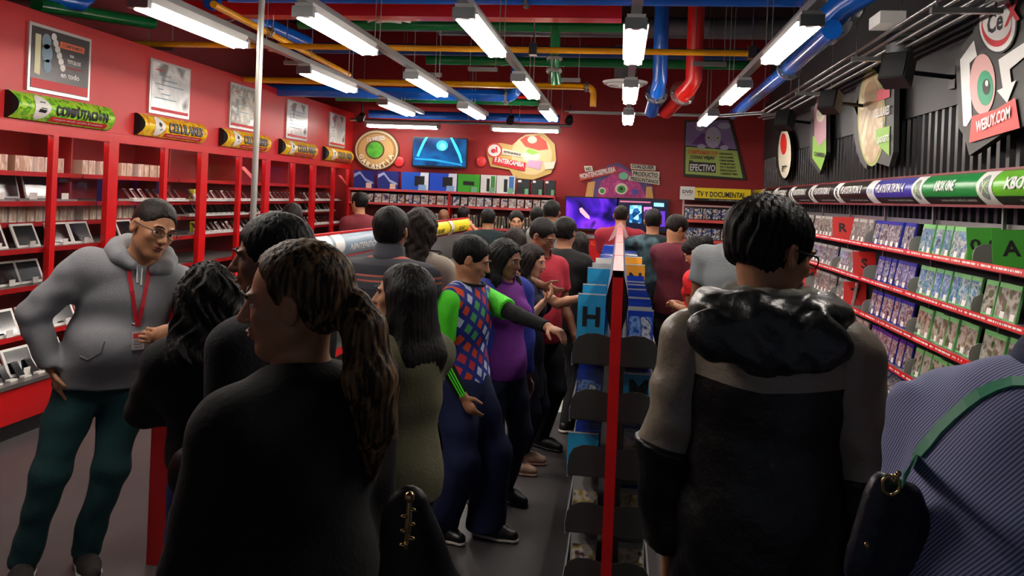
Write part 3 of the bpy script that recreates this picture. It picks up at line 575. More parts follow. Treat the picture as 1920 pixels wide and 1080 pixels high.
for i in range(9):
    for k, z in enumerate(RS):
        if k >= 4 and not (1 <= i <= 3): continue
        n = 7
        for j in range(n):
            y = RB[i]+.14+j*(RB[i+1]-RB[i]-.2)/(n-1)*.98
            if i == 0 and j < 4: continue
            if any(c[2] == k and c[1]-.34 < y < c[1]+.05 for c in CARDS): continue
            ln = 10 if k < 4 else 45
            put(pick(i, k), (2.005+random.uniform(0, .02), y, z+.001), (0, math.radians(ln), random.uniform(-.05, .05)), '%s game case from the right on the %s under the %s sign' % (ordw(j+1), lev[k], bayn[i]), 'game case', 'games on the %s below the %s sign' % (lev[k], bayn[i]))
CR = mat('red_divider_card', '#d42420', .4); CG = mat('green_divider_card', '#49b034', .4); CB = mat('light_blue_divider_card', '#2aa7dc', .4); CO = mat('orange_divider_card', '#f2a01c', .4); CW = mat('white_divider_card', '#c9ccc4', .4)
for s, y, k, c in CARDS:
    z = RS[k]+.002; h = .2; t = thing('divider_card', '%s divider card with the letter %s standing on the %s' % ('red' if c == 'r' else 'green', s if s != '0-9' else 'range 0-9', lev[k]), 'divider card', (2.07, y, z))
    M = Matrix.Translation((2.07, y, z)) @ Matrix.Rotation(math.radians(-10), 4, 'X') @ Matrix.Rotation(math.radians(-12), 4, 'Z')
    MB().box(-.11, .07, 0, .004, 0, h, M=M).build('card', CR if c == 'r' else CG, t)
    b = MB(); b.text(s, lambda x, y_: M @ Vector((x-.02, -.002, y_)), 0, .15 if s == '0-9' else None, .07 if s == '0-9' else .085, 0, h*.5, .03); b.build('letter', pblack, t)
# ------------------------------------------------------------------ shaped boards on the right wall
def outline(pts, fn): return [fn(*p) for p in pts]
XB = 2.08
def rboard(name, label, base, basem, layers, texts=(), X=XB, th=.04):
    P = [onX(x, y, X) for x, y in base]; c = sum(P, Vector())/len(P); t = thing(name, label, 'wall sign', c)
    MB().plate([p for p in P], (th*0-.0001-.02, 0, 0)).plate([p+Vector((.02, 0, 0)) for p in P], (-.02, 0, 0)).build('board', basem, t)
    for k, (nm_, pts, m) in enumerate(layers):
        Q = [onX(x, y, X-.022-.0015*(k+1)) for x, y in pts]; MB().plate([q+Vector((.001, 0, 0)) for q in Q], (-.001, 0, 0)).build(nm_, m, t)
    if texts:
        b = MB()
        for (s, x0, y0, x1, y1, hpx, mi) in texts:    # a line of lettering from (x0,y0) to (x1,y1)
            a = onX(x0, y0, X-.04); d = onX(x1, y1, X-.04); top = onX(x0, y0-hpx, X-.04); L_ = (d-a).length; u = (d-a)/L_; h = (top-a).length
            MB().text(s, lambda x, y, a=a, u=u: a+u*x+Vector((0, 0, y)), 0, L_, h, L_/2, h/2, .03).build('lettering', [SIGNW, pblack, pred][mi], t)
    for q in (P[0], P[len(P)//2]): pass
    MB().box(X, XR-.05 if c.z > 2.47 else XR-.03, c.y-.05, c.y+.05, c.z-.05, c.z+.05).build('standoff', BLACK, t)
    return t
PK = mat('print_pink', '#d8a8a4'); LG = mat('print_leaf_green', '#8cc04a'); SAND = ramp_mat('print_sand', ['#d8c49c', '#b39a72', '#e4d6b0'], .4, 6, perobj=False); IV = mat('print_ivory', '#e6dfc8')
rboard('wall_board', 'shaped dark board with a red CeX disc, an eye and WEBUY.COM', [(1798, 112), (1812, 85), (1830, 62), (1842, 20), (1862, -5), (1895, -12), (1960, -30), (1985, 200), (1925, 238), (1898, 243), (1824, 292), (1814, 255), (1804, 240)], DGREY,
  [('white_arrow', [(1800, 112), (1826, 76), (1832, 105), (1818, 118), (1822, 220), (1812, 237), (1806, 236)], SIGNW),
   ('eye_ball', circle(1842, 158, 24, 57, 28), PK), ('iris_ring', circle(1847, 165, 15, 33, 24), mat('print_teal', '#2f9a70')), ('pupil', circle(1849, 163, 7, 15, 16), pblack), ('glint', circle(1850, 156, 3, 6, 10), SIGNW),
   ('bent_arrow', [(1872, 112), (1935, 70), (1940, 90), (1893, 130), (1896, 155), (1905, 150), (1888, 193), (1869, 170), (1880, 165)], SIGNW),
   ('red_banner', [(1817, 268), (1822, 218), (1868, 205), (1903, 183), (1912, 240), (1870, 252)], mat('print_tomato', '#dc4a44')),
   ('disc_outline', circle(1870, 43, 37, 58, 30), pblack), ('disc', circle(1870, 43, 34, 54, 30), SIGNW), ('disc_red', circle(1868, 48, 28, 40, 26), pred), ('disc_inner', circle(1869, 40, 27, 36, 26), SIGNW)],
  [('WEBUY.COM', 1829, 250, 1893, 222, 22, 0), ('Ce', 1850, 66, 1880, 55, 38, 1), ('X', 1882, 52, 1912, 36, 44, 2)])
rboard('wall_board', 'oval sand coloured board beside a dark CELULARES board', circle(1633, 222, 29, 96, 26)[7:22]+[(1648, 305), (1672, 313), (1680, 285), (1682, 165), (1668, 150), (1655, 155), (1648, 130)], mat('board_dark', '#3a3a38'),
  [('oval_ring', circle(1634, 220, 26, 92, 28), mat('print_olive', '#9aa45c')), ('oval_face', circle(1633, 220, 23, 86, 28), SAND), ('brown_curve', circle(1634, 180, 13, 28, 20), mat('print_tan', '#a8865c')), ('green_panel', [(1642, 243), (1668, 236), (1667, 292), (1643, 268)], LG), ('pink_label', [(1645, 170), (1668, 160), (1668, 182), (1645, 190)], mat('print_rose', '#d85a6a'))],
  [('CELULARES', 1639, 222, 1667, 214, 16, 0), ('Y', 1650, 240, 1655, 238, 9, 0), ('GADGETS', 1644, 270, 1666, 264, 12, 0)])
rboard('wall_board', 'narrow shield board in pink and green between two loudspeakers', [(1524, 205), (1536, 160), (1552, 195), (1553, 285), (1540, 327), (1521, 298)], mat('board_dark', '#3a3a38'),
  [('green_point', [(1524, 255), (1549, 262), (1549, 288), (1539, 320), (1523, 296)], LG), ('pink_upper', [(1526, 206), (1536, 170), (1549, 200), (1549, 260), (1536, 275), (1527, 256)], mat('print_mauve', '#c79aa4')), ('pale_patch', circle(1538, 215, 8, 14, 14), IV)], [('CAMBIA', 1526, 292, 1547, 296, 8, 1)])
rboard('wall_board', 'small oval ivory board with a red drop, farthest on the right wall', circle(1471, 288, 14, 50, 24), pblack,
  [('ivory_oval', circle(1471, 288, 12, 46, 24), IV), ('red_drop', circle(1469, 270, 6, 20, 18), mat('print_scarlet', '#e02a1c'))], [('?*', 1465, 322, 1475, 322, 12, 1)])
# ------------------------------------------------------------------ back wall
YW = YB-.04
def bboard(name, label, base, basem, layers=(), texts=(), Y=YW, cat='wall sign', th=.035):
    P = [onY(x, y, Y) for x, y in base]; c = sum(P, Vector())/len(P); t = thing(name, label, cat, c)
    MB().plate([p+Vector((0, th, 0)) for p in P], (0, -th, 0)).build('board', basem, t)
    for k, (nm_, pts, m) in enumerate(layers):
        Q = [onY(x, y, Y-.0015*(k+1)) for x, y in pts]; MB().plate(Q, (0, -.001, 0)).build(nm_, m, t)
    if texts:
        b = MB()
        for (s, x0, y0, x1, y1, hpx, mi) in texts:
            a = onY(x0, y0, Y-.03); d = onY(x1, y1, Y-.03); top = onY(x0, y0-hpx, Y-.03); L_ = (d-a).length; u = (d-a)/L_; h = (top-a).length
            v = Vector((-u.z, 0, u.x)) if u.x > 0 else Vector((0, 0, 1))
            MB().text(s, lambda x, y, a=a, u=u, v=v: a+u*x+v*y, 0, L_, h, L_/2, h/2, .03).build('lettering', [SIGNW, pblack, pred, mat('print_orange', '#e2622c')][mi], t)
    return t
TAN = mat('print_ochre', '#c9a268'); BRN = mat('print_brown', '#5a3a26'); LGN = ramp_mat('print_green_ball', ['#2a6a24', '#5cb83c', '#3f8f30'], .3, 5, perobj=False)
t = bboard('round_sign', 'round tan guarantee sign with a green centre reading GARANTIA', circle(706, 281, 42.5, 38.5, 36), BRN,
  [('rope_ring', circle(706, 281, 40, 36.5, 36), mat('print_cream_tan', '#dcc9a0')), ('brown_ring', circle(706, 282, 37, 33.5, 36), mat('print_mid_brown', '#9a7244')), ('tan_disc', circle(705, 281, 33, 30, 32), TAN), ('dark_ring', circle(703, 281, 18, 17.5, 28), BRN), ('green_button', circle(703, 281, 15, 15, 26), LGN)],
  [('12 MESES', 689, 266, 722, 262, 8, 0)])
b = MB(); c0 = onY(705, 281, YW-.03); R_ = (onY(740, 281, YW-.03)-c0).length
for k, ch in enumerate('GARANTIA'):
    a = math.radians(205+k*19); p = c0+Vector((math.cos(a)*R_*.86, 0, math.sin(a)*R_*.86)); rr = a+math.pi/2
    b.text(ch, lambda x, y, p=p, rr=rr: p+Vector((x*math.cos(rr)-y*math.sin(rr), 0, x*math.sin(rr)+y*math.cos(rr))), 0, None, .085, 0, 0, .04)
b.build('lettering', mat('print_bone', '#efe6cc'), t)
bboard('shaped_sign', 'cream shaped sign reading EL INTERCAMBIO with a red banner', [(940, 268), (960, 272), (985, 252), (1020, 250), (1040, 270), (1043, 300), (1033, 325), (1000, 337), (965, 334), (955, 318), (920, 312), (912, 285), (920, 270)], mat('board_tan', '#c8a860'),
  [('cream_field', circle(997, 290, 38, 38, 30), mat('print_sandy', '#dcc690')), ('red_dome', [(975, 262), (985, 256), (1010, 254), (1024, 265), (1028, 280), (1010, 282), (985, 275)], mat('print_brick', '#c8402c')), ('dome_dot', circle(998, 262, 9, 7, 14), IV), ('pale_blob', circle(996, 292, 17, 12, 20), IV), ('green_tuft', [(985, 285), (992, 278), (1004, 282), (1012, 287), (998, 290)], LG), ('mauve_patch', [(992, 300), (1018, 302), (1012, 318), (985, 312)], mat('print_lilac', '#c8a0c0')), ('red_disc', circle(927, 282, 15, 14, 22), mat('print_brick', '#c8402c')), ('disc_white', circle(927, 282, 12, 11, 20), SIGNW), ('cream_label', [(942, 278), (980, 287), (979, 295), (941, 289)], IV), ('red_banner', [(925, 293), (986, 305), (984, 321), (922, 307)], pred), ('cream_tail', [(1020, 305), (1042, 302), (1038, 316), (1022, 318)], IV)],
  [('el', 921, 287, 933, 286, 11, 2), ('RETROJUEGOS', 944, 287, 976, 293, 5, 1), ('E INTERCAMBIA', 927, 303, 982, 314, 9, 0)])
bboard('shaped_sign', 'pink and purple monster shaped sign above the two televisions with wooden word boards', [(1097, 372), (1102, 345), (1128, 322), (1140, 310), (1160, 304), (1180, 318), (1210, 340), (1224, 350), (1226, 374)], mat('board_purple', '#5c3c78'),
  [('pink_body', [(1118, 370), (1128, 340), (1150, 325), (1160, 312), (1185, 325), (1200, 345), (1212, 372)], ramp_mat('print_magenta', ['#d0308c', '#a02070', '#e050a0'], .4, 9, perobj=False)), ('cream_horn_left', [(1097, 370), (1102, 342), (1116, 340), (1112, 370)], mat('print_apricot', '#e0a860')), ('cream_horn_right', [(1210, 371), (1212, 350), (1222, 350), (1225, 372)], mat('print_apricot', '#e0a860')), ('large_eye', circle(1165, 354, 12, 10.5, 20), IV), ('large_iris', circle(1165, 355, 8, 7, 18), mat('print_green', '#3c9a3c')), ('large_pupil', circle(1165, 354, 3, 3, 10), pblack), ('small_eye', circle(1129, 358, 7, 7, 16), IV), ('small_iris', circle(1129, 358, 4.5, 4.5, 14), mat('print_green', '#3c9a3c')), ('blue_eye', circle(1191, 360, 6, 6, 14), mat('print_violet', '#4a4ab0')), ('mint_ball', circle(1169, 330, 9, 7, 16), mat('print_mint', '#7cc8a0')),
   ('cream_board', [(1095, 311), (1110, 311), (1112, 320), (1097, 322)], IV), ('red_board', [(1085, 327), (1155, 311), (1159, 324), (1088, 339)], mat('print_brick', '#c8402c')), ('word_board', [(1182, 307), (1230, 311), (1229, 320), (1183, 317)], IV), ('word_board', [(1184, 319), (1237, 322), (1236, 334), (1186, 330)], IV), ('word_board', [(1180, 330), (1236, 335), (1237, 347), (1178, 338)], IV)],
  [('NO', 1099, 320, 1108, 319, 6, 1), ('MONTENOSEPRUEBA', 1089, 336, 1155, 322, 10, 0), ('CUALQUIER', 1184, 316, 1226, 319, 8, 1), ('PRODUCTO', 1187, 329, 1233, 333, 8, 1), ('PREGUNTANOS', 1182, 338, 1234, 345, 7, 1)])
bboard('shaped_sign', 'tall purple and green sign reading COSAS VIEJAS EN EFECTIVO', [(1284, 226), (1370, 222), (1400, 338), (1282, 331)], mat('board_dark_green', '#23301c'),
  [('purple_panel', [(1287, 229), (1366, 225), (1381, 280), (1285, 273)], mat('print_dusty_violet', '#8470a0')), ('violet_cape', [(1296, 270), (1315, 250), (1345, 252), (1362, 277)], mat('print_plum', '#6a3a80')), ('lavender_head', circle(1337, 258, 15, 20, 22), mat('print_pale_lavender', '#b0acc8')), ('left_ear', circle(1313, 238, 9, 8, 14), mat('print_pale_lavender', '#b0acc8')), ('right_ear', circle(1358, 236, 12, 6, 14), mat('print_pale_lavender', '#b0acc8')), ('eye', circle(1329, 258, 4, 4.5, 12), mat('print_dim_yellow', '#c8c890')), ('eye', circle(1346, 259, 3.5, 4, 12), mat('print_dim_yellow', '#c8c890')), ('pupil', circle(1329, 258, 1.7, 2, 8), pblack), ('pupil', circle(1346, 259, 1.5, 1.8, 8), pblack),
   ('green_panel', [(1286, 275), (1382, 283), (1393, 334), (1285, 326)], mat('print_pea', '#a8c060')), ('left_paw', circle(1315, 275, 8, 5, 12), mat('print_pale_lavender', '#b0acc8')), ('right_paw', circle(1358, 277, 8, 5, 12), mat('print_pale_lavender', '#b0acc8')), ('black_label', [(1292, 303), (1342, 306), (1342, 324), (1291, 321)], pblack)],
  [('COMPRAMOS TUS', 1289, 288, 1345, 292, 8, 3), ('COSAS VIEJAS', 1294, 299, 1339, 301, 8, 1), ('EN', 1292, 304, 1299, 304, 4, 1), ('EFECTIVO', 1293, 320, 1341, 322, 13, 0)]+[(s, 1348+k*.4, 290+k*6.2, 1373+k*1.6, 291.5+k*6.2, 3.6, 1) for k, s in enumerate(('VIDEOJUEGOS', 'CELULARES', 'COMPUTADORAS', 'TABLETAS', 'TV Y AUDIO', 'PELICULAS', 'CAMARAS Y MAS'))])
# televisions
def emis_art(name, cols, scale, strength, kind='noise', dist=0):
    m = ramp_mat(name, cols, .2, scale, kind, perobj=False); N, L, b = nodes(m); r = [n for n in N if n.bl_idname == 'ShaderNodeValToRGB'][0]
    L.new(r.outputs[0], b.inputs['Emission Color']); b.inputs['Emission Strength'].default_value = strength; 
    if dist: [n for n in N if n.bl_idname == 'ShaderNodeTexNoise'][0].inputs['Distortion'].default_value = dist
    return m
def tv(label, q, m, extra=(), Y=YB-.16, texts=()):
    P = [onY(x, y, Y) for x, y in q]; c = sum(P, Vector())/4; t = thing('television', label, 'television', c)
    x0 = min(p.x for p in P); x1 = max(p.x for p in P); z0 = sum(p.z for p in (P[2], P[3]))/2; z1 = sum(p.z for p in (P[0], P[1]))/2
    MB().box(x0, x1, Y, Y+.05, z0, z1).build('casing', BLACK, t); s = MB().box(x0+.02, x1-.02, Y-.003, Y, z0+.03, z1-.02).build('screen', m, t)
    for k, (nm_, pts, mm) in enumerate(extra): MB().plate([onY(x, y, Y-.004-.001*k) for x, y in pts], (0, -.0008, 0)).build(nm_, mm, s)
    MB().box((x0+x1)/2-.15, (x0+x1)/2+.15, Y+.05, YB, (z0+z1)/2-.1, (z0+z1)/2+.1).build('wall_mount', BLACK, t); return t
em = lambda n, c, s=1: mat(n, c, .3, emit=s)
arc1 = [(781, 292), (786, 280), (793, 265), (798, 257), (803, 257), (797, 267), (790, 282), (785, 294)]; arc2 = [(1726-882+0, 258), (848, 258), (856, 272), (864, 290), (867, 305), (864, 306), (859, 291), (851, 274)]
tv('wall television showing a blue glowing arch', [(774, 256), (877, 259), (875, 316), (775, 313)], emis_art('screen_blue', ['#02142c', '#06305c', '#0a4c84', '#041c3c'], 2.2, .9), [('glow_arch', arc1, em('screen_cyan', '#2cc0e0', 1.2)), ('glow_arch', arc2, em('screen_cyan', '#2cc0e0', 1.2)), ('glow_floor', [(778, 296), (815, 298), (866, 308), (866, 311), (815, 302), (778, 299)], em('screen_azure', '#1680b0', 1)), ('glow_figure', circle(829, 273, 11, 10, 18), em('screen_teal', '#1894a8', 1)), ('glow_core', circle(830, 275, 6, 7, 14), em('screen_pale_cyan', '#5ce8f0', 1.4))])
tv('left of the two televisions below the pink sign, showing violet space', [(1060, 367), (1155, 371), (1157, 434), (1061, 431)], emis_art('screen_violet', ['#04021c', '#0c0648', '#3c14a8', '#7a30d8', '#10083c'], 1.6, 1.1, dist=1), [('pink_streak', [(1086, 391), (1091, 389), (1105, 405), (1106, 411), (1098, 408), (1088, 398)], em('screen_pink', '#f0a0b0', 1.3))])
bb = emis_art('screen_bubbles', ['#0a3a6c', '#5cb8f0', '#a0e0ff', '#1c60a0', '#d0f0ff'], 14, 1.1, 'voronoi')
tv('right of the two televisions below the pink sign, showing bright blue panels', [(1157, 370), (1252, 374), (1252, 437), (1158, 433)], em('screen_navy', '#0a1030', .6), [('game_panel', [(1181, 385), (1203, 385), (1203, 419), (1180, 417)], bb), ('game_panel', [(1207, 388), (1222, 388), (1222, 421), (1207, 420)], emis_art('screen_pink_bubbles', ['#402878', '#d080d0', '#f0c8f0', '#6050b0'], 14, 1, 'voronoi')), ('score_panel', [(1226, 380), (1245, 381), (1245, 388), (1226, 387)], em('screen_pale_blue', '#90d8f8', 1.2)), ('side_panel', [(1238, 396), (1247, 396), (1247, 425), (1238, 425)], em('screen_purple', '#6030c0', 1)), ('top_strip', [(1162, 376), (1220, 378), (1220, 381), (1162, 379)], em('screen_rose', '#c87090', .7))])
# counter under the televisions
a = onY(1060, 440, 12.3); b_ = onY(1255, 446, 12.3)
t = thing('demo_counter', 'red and grey counter under the two televisions', 'counter', ((a.x+b_.x)/2, 12.45, 0))
MB().box(a.x, b_.x, 12.3, 12.85, 0, a.z-.04).build('body', RED, t); MB().box(a.x-.02, b_.x+.02, 12.27, 12.86, a.z-.04, a.z).build('worktop', mat('counter_grey', '#8c8a86'), t)
b = MB(); f_ = lambda x, y: Vector((x, 12.298, y)); b.text('PRUEBALO AQUI', f_, 0, (b_.x-a.x)*.7, .07, (a.x+b_.x)/2, a.z-.12, .02); b.build('lettering', mat('print_orange', '#e2622c'), t)
# long back shelves
sx0, sx1 = -4.36, -1.03; t = thing('back_shelving', 'long red shelving on the back wall holding console and game boxes', 'shelving', ((sx0+sx1)/2, 12.7, 0))
MB().box(sx0, sx1, 12.82, 12.86, 0, 1.8).build('back_panel', mat('shelving_back_maroon', '#571215'), t)
for z in (1.77, 1.55, 1.22, .95, .65, .35): 
    s = MB().box(sx0, sx1, 12.45, 12.82, z-.02, z).build('shelf', mat('grey_shelf', '#8c8884'), t); MB().box(sx0, sx1, 12.44, 12.452, z-.03, z+.008).build('shelf_edge', mat('pinkish_red_edge', '#c8484c'), s)
for x in (sx0, -2.7, sx1): MB().box(x-.015, x+.015, 12.42, 12.82, 0, 1.76).build('upright', SHELFR, t)
cons = [(663, 700, '#1c2c74', '#8c9cd0', 'dark blue console box with pale swirl, leftmost on the top shelf'), (708, 745, '#24347c', '#a8b4dc', 'dark blue console box with pale swirl, second on the top shelf'), (753, 803, '#2358c0', '#e0e8f4', 'bright blue and white console box, left one of the pair'), (805, 856, '#2350c8', '#e0e8f4', 'bright blue and white console box, right one of the pair'), (858, 899, '#3ca42c', '#2c7c24', 'bright green console box on the top shelf'), (901, 929, '#e4e8e4', '#3c8c3c', 'white and green console box next to the bright green one'), (931, 965, '#dfe4e2', '#3c6cb0', 'white console box with dark picture, left of the black ones'), (969, 993, '#1c2224', '#30403c', 'black console box, left of the three black ones'), (997, 1018, '#1c2224', '#30403c', 'black console box, middle of the three black ones'), (1021, 1041, '#1c2224', '#30403c', 'black console box, right of the three black ones')]
for k, (p0, p1, c1, c2, lb) in enumerate(cons):
    xa, xb_ = onY(p0, 350, 12.55).x, onY(p1, 350, 12.55).x; h = .29 if k < 7 else .24; w = xb_-xa; cx_ = (xa+xb_)/2
    t = thing('console_box', lb, 'box', (cx_, 12.6, 1.772)); MB().box(xa, xb_, 12.55, 12.72, 1.772, 1.772+h).build('carton', mat('carton_'+c1, c1, .3), t)
    q = lambda x, z: (xa+w*x, 12.549, 1.772+h*z); b = MB()
    if k < 2: b.add([q(0, .6), q(.3, .8), q(.6, .4), q(1, .25), q(1, .35), q(.6, .55), q(.3, .95), q(0, .8)], [(0, 1, 6, 7), (1, 2, 5, 6), (2, 3, 4, 5)])
    elif k < 4: b.add([q(.62, .0), q(1, 0), q(1, 1), q(.7, 1)], [(0, 1, 2, 3)]); b.add([(v[0], 12.548, v[2]) for v in (q(.48, .25), q(.85, .25), q(.85, .8), q(.48, .8))], [(0, 1, 2, 3)], 1)
    elif k == 4: b.add([q(.25, .4), q(.75, .38), q(.75, .6), q(.25, .62)], [(0, 1, 2, 3)], 1)
    elif k < 7: b.add([q(.4, .1), q(.6, .1), q(.6, .8), q(.4, .8)], [(0, 1, 2, 3)], 1); b.add([q(.68, .1), q(.95, .1), q(.95, .95), q(.68, .95)], [(0, 1, 2, 3)])
    else: b.add([q(.08, .8), q(.35, .8), q(.35, .95), q(.08, .95)], [(0, 1, 2, 3)], 2)
    b.build('box_artwork', [mat('carton_art_'+c2, c2), mat('carton_black', '#17181c'), pwhite], t)
    MB().box(xb_-w*.36, xb_-w*.08, 12.53, 12.532, 1.775, 1.775+.09).build('price_card', [mat('card_pink', '#d8b8a8'), mat('card_blue', '#7ca4d0'), mat('card_green', '#6cac84')][0 if k < 2 else 1 if k < 4 else 2], t)
sb = MB().box(-.055, .055, 0, .05, 0, .15, m=0); sb.add([(-.05, -.001, .03), (.05, -.001, .03), (.05, -.001, .14), (-.05, -.001, .14)], [(0, 1, 2, 3)], 1); sb.add([(-.05, -.002, .005), (.0, -.002, .005), (.0, -.002, .035), (-.05, -.002, .035)], [(0, 1, 2, 3)], 2)
sb = sb.build('game_box', [pick_mat('small_box_colours', ['#24303c', '#c8c4bc', '#a02c30', '#2c6a8c', '#d8d4c8', '#b0703c', '#e0dcd4', '#6a6494', '#8c86b4', '#dcdcd4']), ramp_mat('small_box_art', ['#2c3440', '#d8d4cc', '#8c6a5c', '#e8e4dc', '#5c548c', '#3c3c3c'], .3, 12), WHITE])
for k in range(25):
    x = -4.28+k*.129; put(sb, (x, 12.5, 1.551), (math.radians(-6), 0, random.uniform(-.06, .06)), 'small accessory box, %s from the left on the second back wall shelf' % ordw(k+1), 'box', 'accessory boxes on the second back shelf')
bk = MB().box(-.013, .013, 0, .12, 0, .19).box(-.012, .012, -.001, 0, .05, .17, m=1).build('disc_case', [pick_mat('spine_colours', ['#e0d8c8', '#c8b89c', '#f0ece4', '#40403c', '#b8a890', '#7c8c5c', '#e8e4d8']), mat('spine_print', '#6c6258')])
for z, n0, n1, lb in ((1.222, 0, 44, 'third'),):
    for k in range(n0, n1): put(bk, (-3.3+k*.05, 12.5, z), (0, random.uniform(-.12, .12), 0), 'upright slim case, %s from the left on the %s back wall shelf' % (ordw(k+1), lb), 'disc case', 'slim cases on the %s back shelf' % lb)
for (px, lb) in ((748, 'beside the round guarantee sign'), (902, 'left of the red banner sign')):
    c = onY(px, 303, YB-.02)
    tag(MB().ball(c, (.09, .02, .09), n=16).build('wall_badge', mat('badge_red', '#d8383c', .3), loc=c), 'small glossy red disc on the back wall %s' % lb, 'badge')
# film rack with its header
a = onY(1277, 350, 12.5); d = onY(1408, 356, 12.5); z0 = onY(1340, 375, 12.5).z-.0; z1 = (a.z+d.z)/2
t = thing('header_sign', 'yellow header sign reading TV Y DOCUMENTAL with a DVD logo', 'sign', ((a.x+d.x)/2, 12.5, z0))
W_ = d.x-a.x; MB().box(a.x, d.x, 12.5, 12.55, z0, z1).build('sign_panel', YEL, t)
MB().box(a.x-.01, a.x+W_*.2, 12.49, 12.552, z0-.01, z1+.01).build('logo_patch', SIGNW, t); MB().box(a.x+W_*.2, d.x-.08, 12.492, 12.5, z0-.02, z0+.02).build('strip', BLACK, t)
b = MB(); f_ = lambda x, y: Vector((x, 12.488, y)); f2 = lambda x, y: Vector((x, 12.4885, y))
b.text('TV Y DOCUMENTAL', f_, 1, W_*.69, .085, a.x+W_*.58, (z0+z1)/2-.005, .02); b.text('DVD', f_, 1, W_*.15, .05, a.x+W_*.1, (z0+z1)/2+.02, .03); b.text('VIDEO', f_, 1, W_*.12, .015, a.x+W_*.1, (z0+z1)/2-.03); b.text('compra vende cambia & contesta', f2, 0, W_*.5, .02, a.x+W_*.66, z0, 0)
b.build('lettering', [SIGNW, pblack], t)
t = thing('film_rack', 'wall rack of films below the yellow TV Y DOCUMENTAL sign', 'rack', ((a.x+d.x)/2, 12.6, 0))
for x in (a.x+.05, d.x-.08): MB().box(x-.015, x+.015, 12.56, 12.60, 0, z0+.02).build('upright', mat('pale_pink_metal', '#c8a09c', .4), t)
zl = [onY(1340, 415, 12.45).z, onY(1340, 453, 12.45).z]; zl += [zl[1]-.29, zl[1]-.58, zl[1]-.87]
MB().box(a.x+.05, d.x-.06, 12.83, 12.86, 0, z0).build('back_panel', mat('shelving_back_maroon', '#571215'), t)
MB().box(a.x+.05, d.x-.06, 12.55, 12.57, z0-.11, z0-.085).build('top_bar', mat('pale_pink_metal', '#c8a09c', .4), t)
for z in zl: s = MB().box(a.x+.05, d.x-.06, 12.46, 12.83, z-.02, z).build('shelf', mat('grey_shelf', '#8c8884'), t); MB().box(a.x+.05, d.x-.06, 12.45, 12.462, z-.03, z+.015).build('shelf_edge', mat('coral_edge', '#d8504c'), s)
fm = MB().box(-.065, .065, 0, .014, 0, .185, m=0); fm.add([(-.06, -.001, .01), (.06, -.001, .01), (.06, -.001, .17), (-.06, -.001, .17)], [(0, 1, 2, 3)], 1); fm = fm.build('film_case', [mat('black_film_case', '#14141a', .2), ramp_mat('film_cover', ['#101014', '#d8d8d0', '#1c1c20', '#2c5ca8', '#e8c8b0', '#141414', '#8c8c8c'], .2, 13)])
for r, z in enumerate(zl[:2]):
    for k in range(7): put(fm, (a.x+.14+k*.137, 12.52, z+.016), (math.radians(-8), 0, 0), '%s film case from the left, %s shelf under the TV Y DOCUMENTAL sign' % (ordw(k+1), ['upper', 'second'][r]), 'film case', 'films on the %s rack shelf' % ['upper', 'second'][r])
# ------------------------------------------------------------------ centre gondola
GY0, GY1 = 3.36, 8.7
t = thing('centre_rack', 'long double sided rack of games with a red end post, mid shop', 'rack', (0, 6, 0))
MB().box(-.022, .022, GY0-.03, GY0+.01, 0, 1.455).build('end_post', RED, t)
b = MB(); b.add([(-.022, GY0-.03, 1.455), (.022, GY0-.03, 1.455), (.03, GY1, 1.455), (-.03, GY1, 1.455), (-.02, GY0-.03, 1.43), (.02, GY0-.03, 1.43), (.03, GY1, 1.43), (-.03, GY1, 1.43)], [(0, 1, 2, 3), (7, 6, 5, 4), (0, 4, 5, 1), (2, 6, 7, 3), (0, 3, 7, 4), (1, 5, 6, 2)])
for y in (4.3, 5.6, 7.0): b.box(-.026, .026, y, y+.008, 1.43, 1.4565, m=1)
b.build('top_cap', [mat('cap_red', '#b04a4a', .35), pred], t)
b = MB(); b.plate([(-.12, GY1, 1.30), (-.05, GY1, 1.46), (0, GY1, 1.52), (.05, GY1, 1.46), (.12, GY1, 1.30), (.07, GY1, 1.33), (0, GY1, 1.42), (-.07, GY1, 1.33)], (0, -.03, 0)); b.build('far_end_cap', mat('pale_pink_metal', '#c8a09c'), t)
for k, s in enumerate((-1, 1)):
    prof = [(s*.024, 1.44), (s*.034, 1.40), (s*.046, 1.345), (s*.046, 1.30), (s*.034, 1.24), (s*.02, 1.19)]
    b = MB(); vs = [(x, y, z) for y in (GY0, GY1) for x, z in prof]; b.add(vs, [(i, i+1, 7+i, 6+i) for i in range(5)], 0, True); b.build('side_casing', mat('casing_pale_blue', '#8c94b4', .35), t)
b = MB(); pr = [(x, z) for x, z in ((0, 1.44), (-.032, 1.40), (-.044, 1.345), (-.044, 1.30), (-.032, 1.24), (0, 1.19), (.032, 1.24), (.044, 1.30), (.044, 1.345), (.032, 1.40))]
b.plate([(x, GY0+.012, z) for x, z in pr], (0, -.008, 0)); b.build('dark_hollow_plate', mat('dark_hollow_black', '#151214', .35), t)  # dark hollow inside the rolled top, painted as a flat black plate
GZ = [1.065, .83, .595, .355, .12]
MB().box(-.012, .012, GY0+.02, GY1, 0, 1.4).build('centre_panel', mat('panel_grey', '#55575c'), t)
for z in GZ:
    for s in (-1, 1):
        sh = MB().box(min(s*.012, s*.178), max(s*.012, s*.178), GY0+.02, GY1, z-.012, z).build('shelf', mat('gondola_shelf', '#70706e', .35, .4), t)
        MB().box(min(s*.174, s*.182), max(s*.174, s*.182), GY0+.02, GY1, z-.02, z+.03).build('shelf_lip', mat('acrylic_lip', '#a8acac', .2), sh)
        pts = [(s*.005, z-.005), (s*.178, z-.005), (s*.18, z+.03), (s*.174, z+.075), (s*.156, z+.105), (s*.12, z+.12), (s*.075, z+.122), (s*.005, z+.105)]
        MB().plate([(x, GY0+.02, zz) for x, zz in pts], (0, -.008, 0)).build('end_wing', DGREY, t)
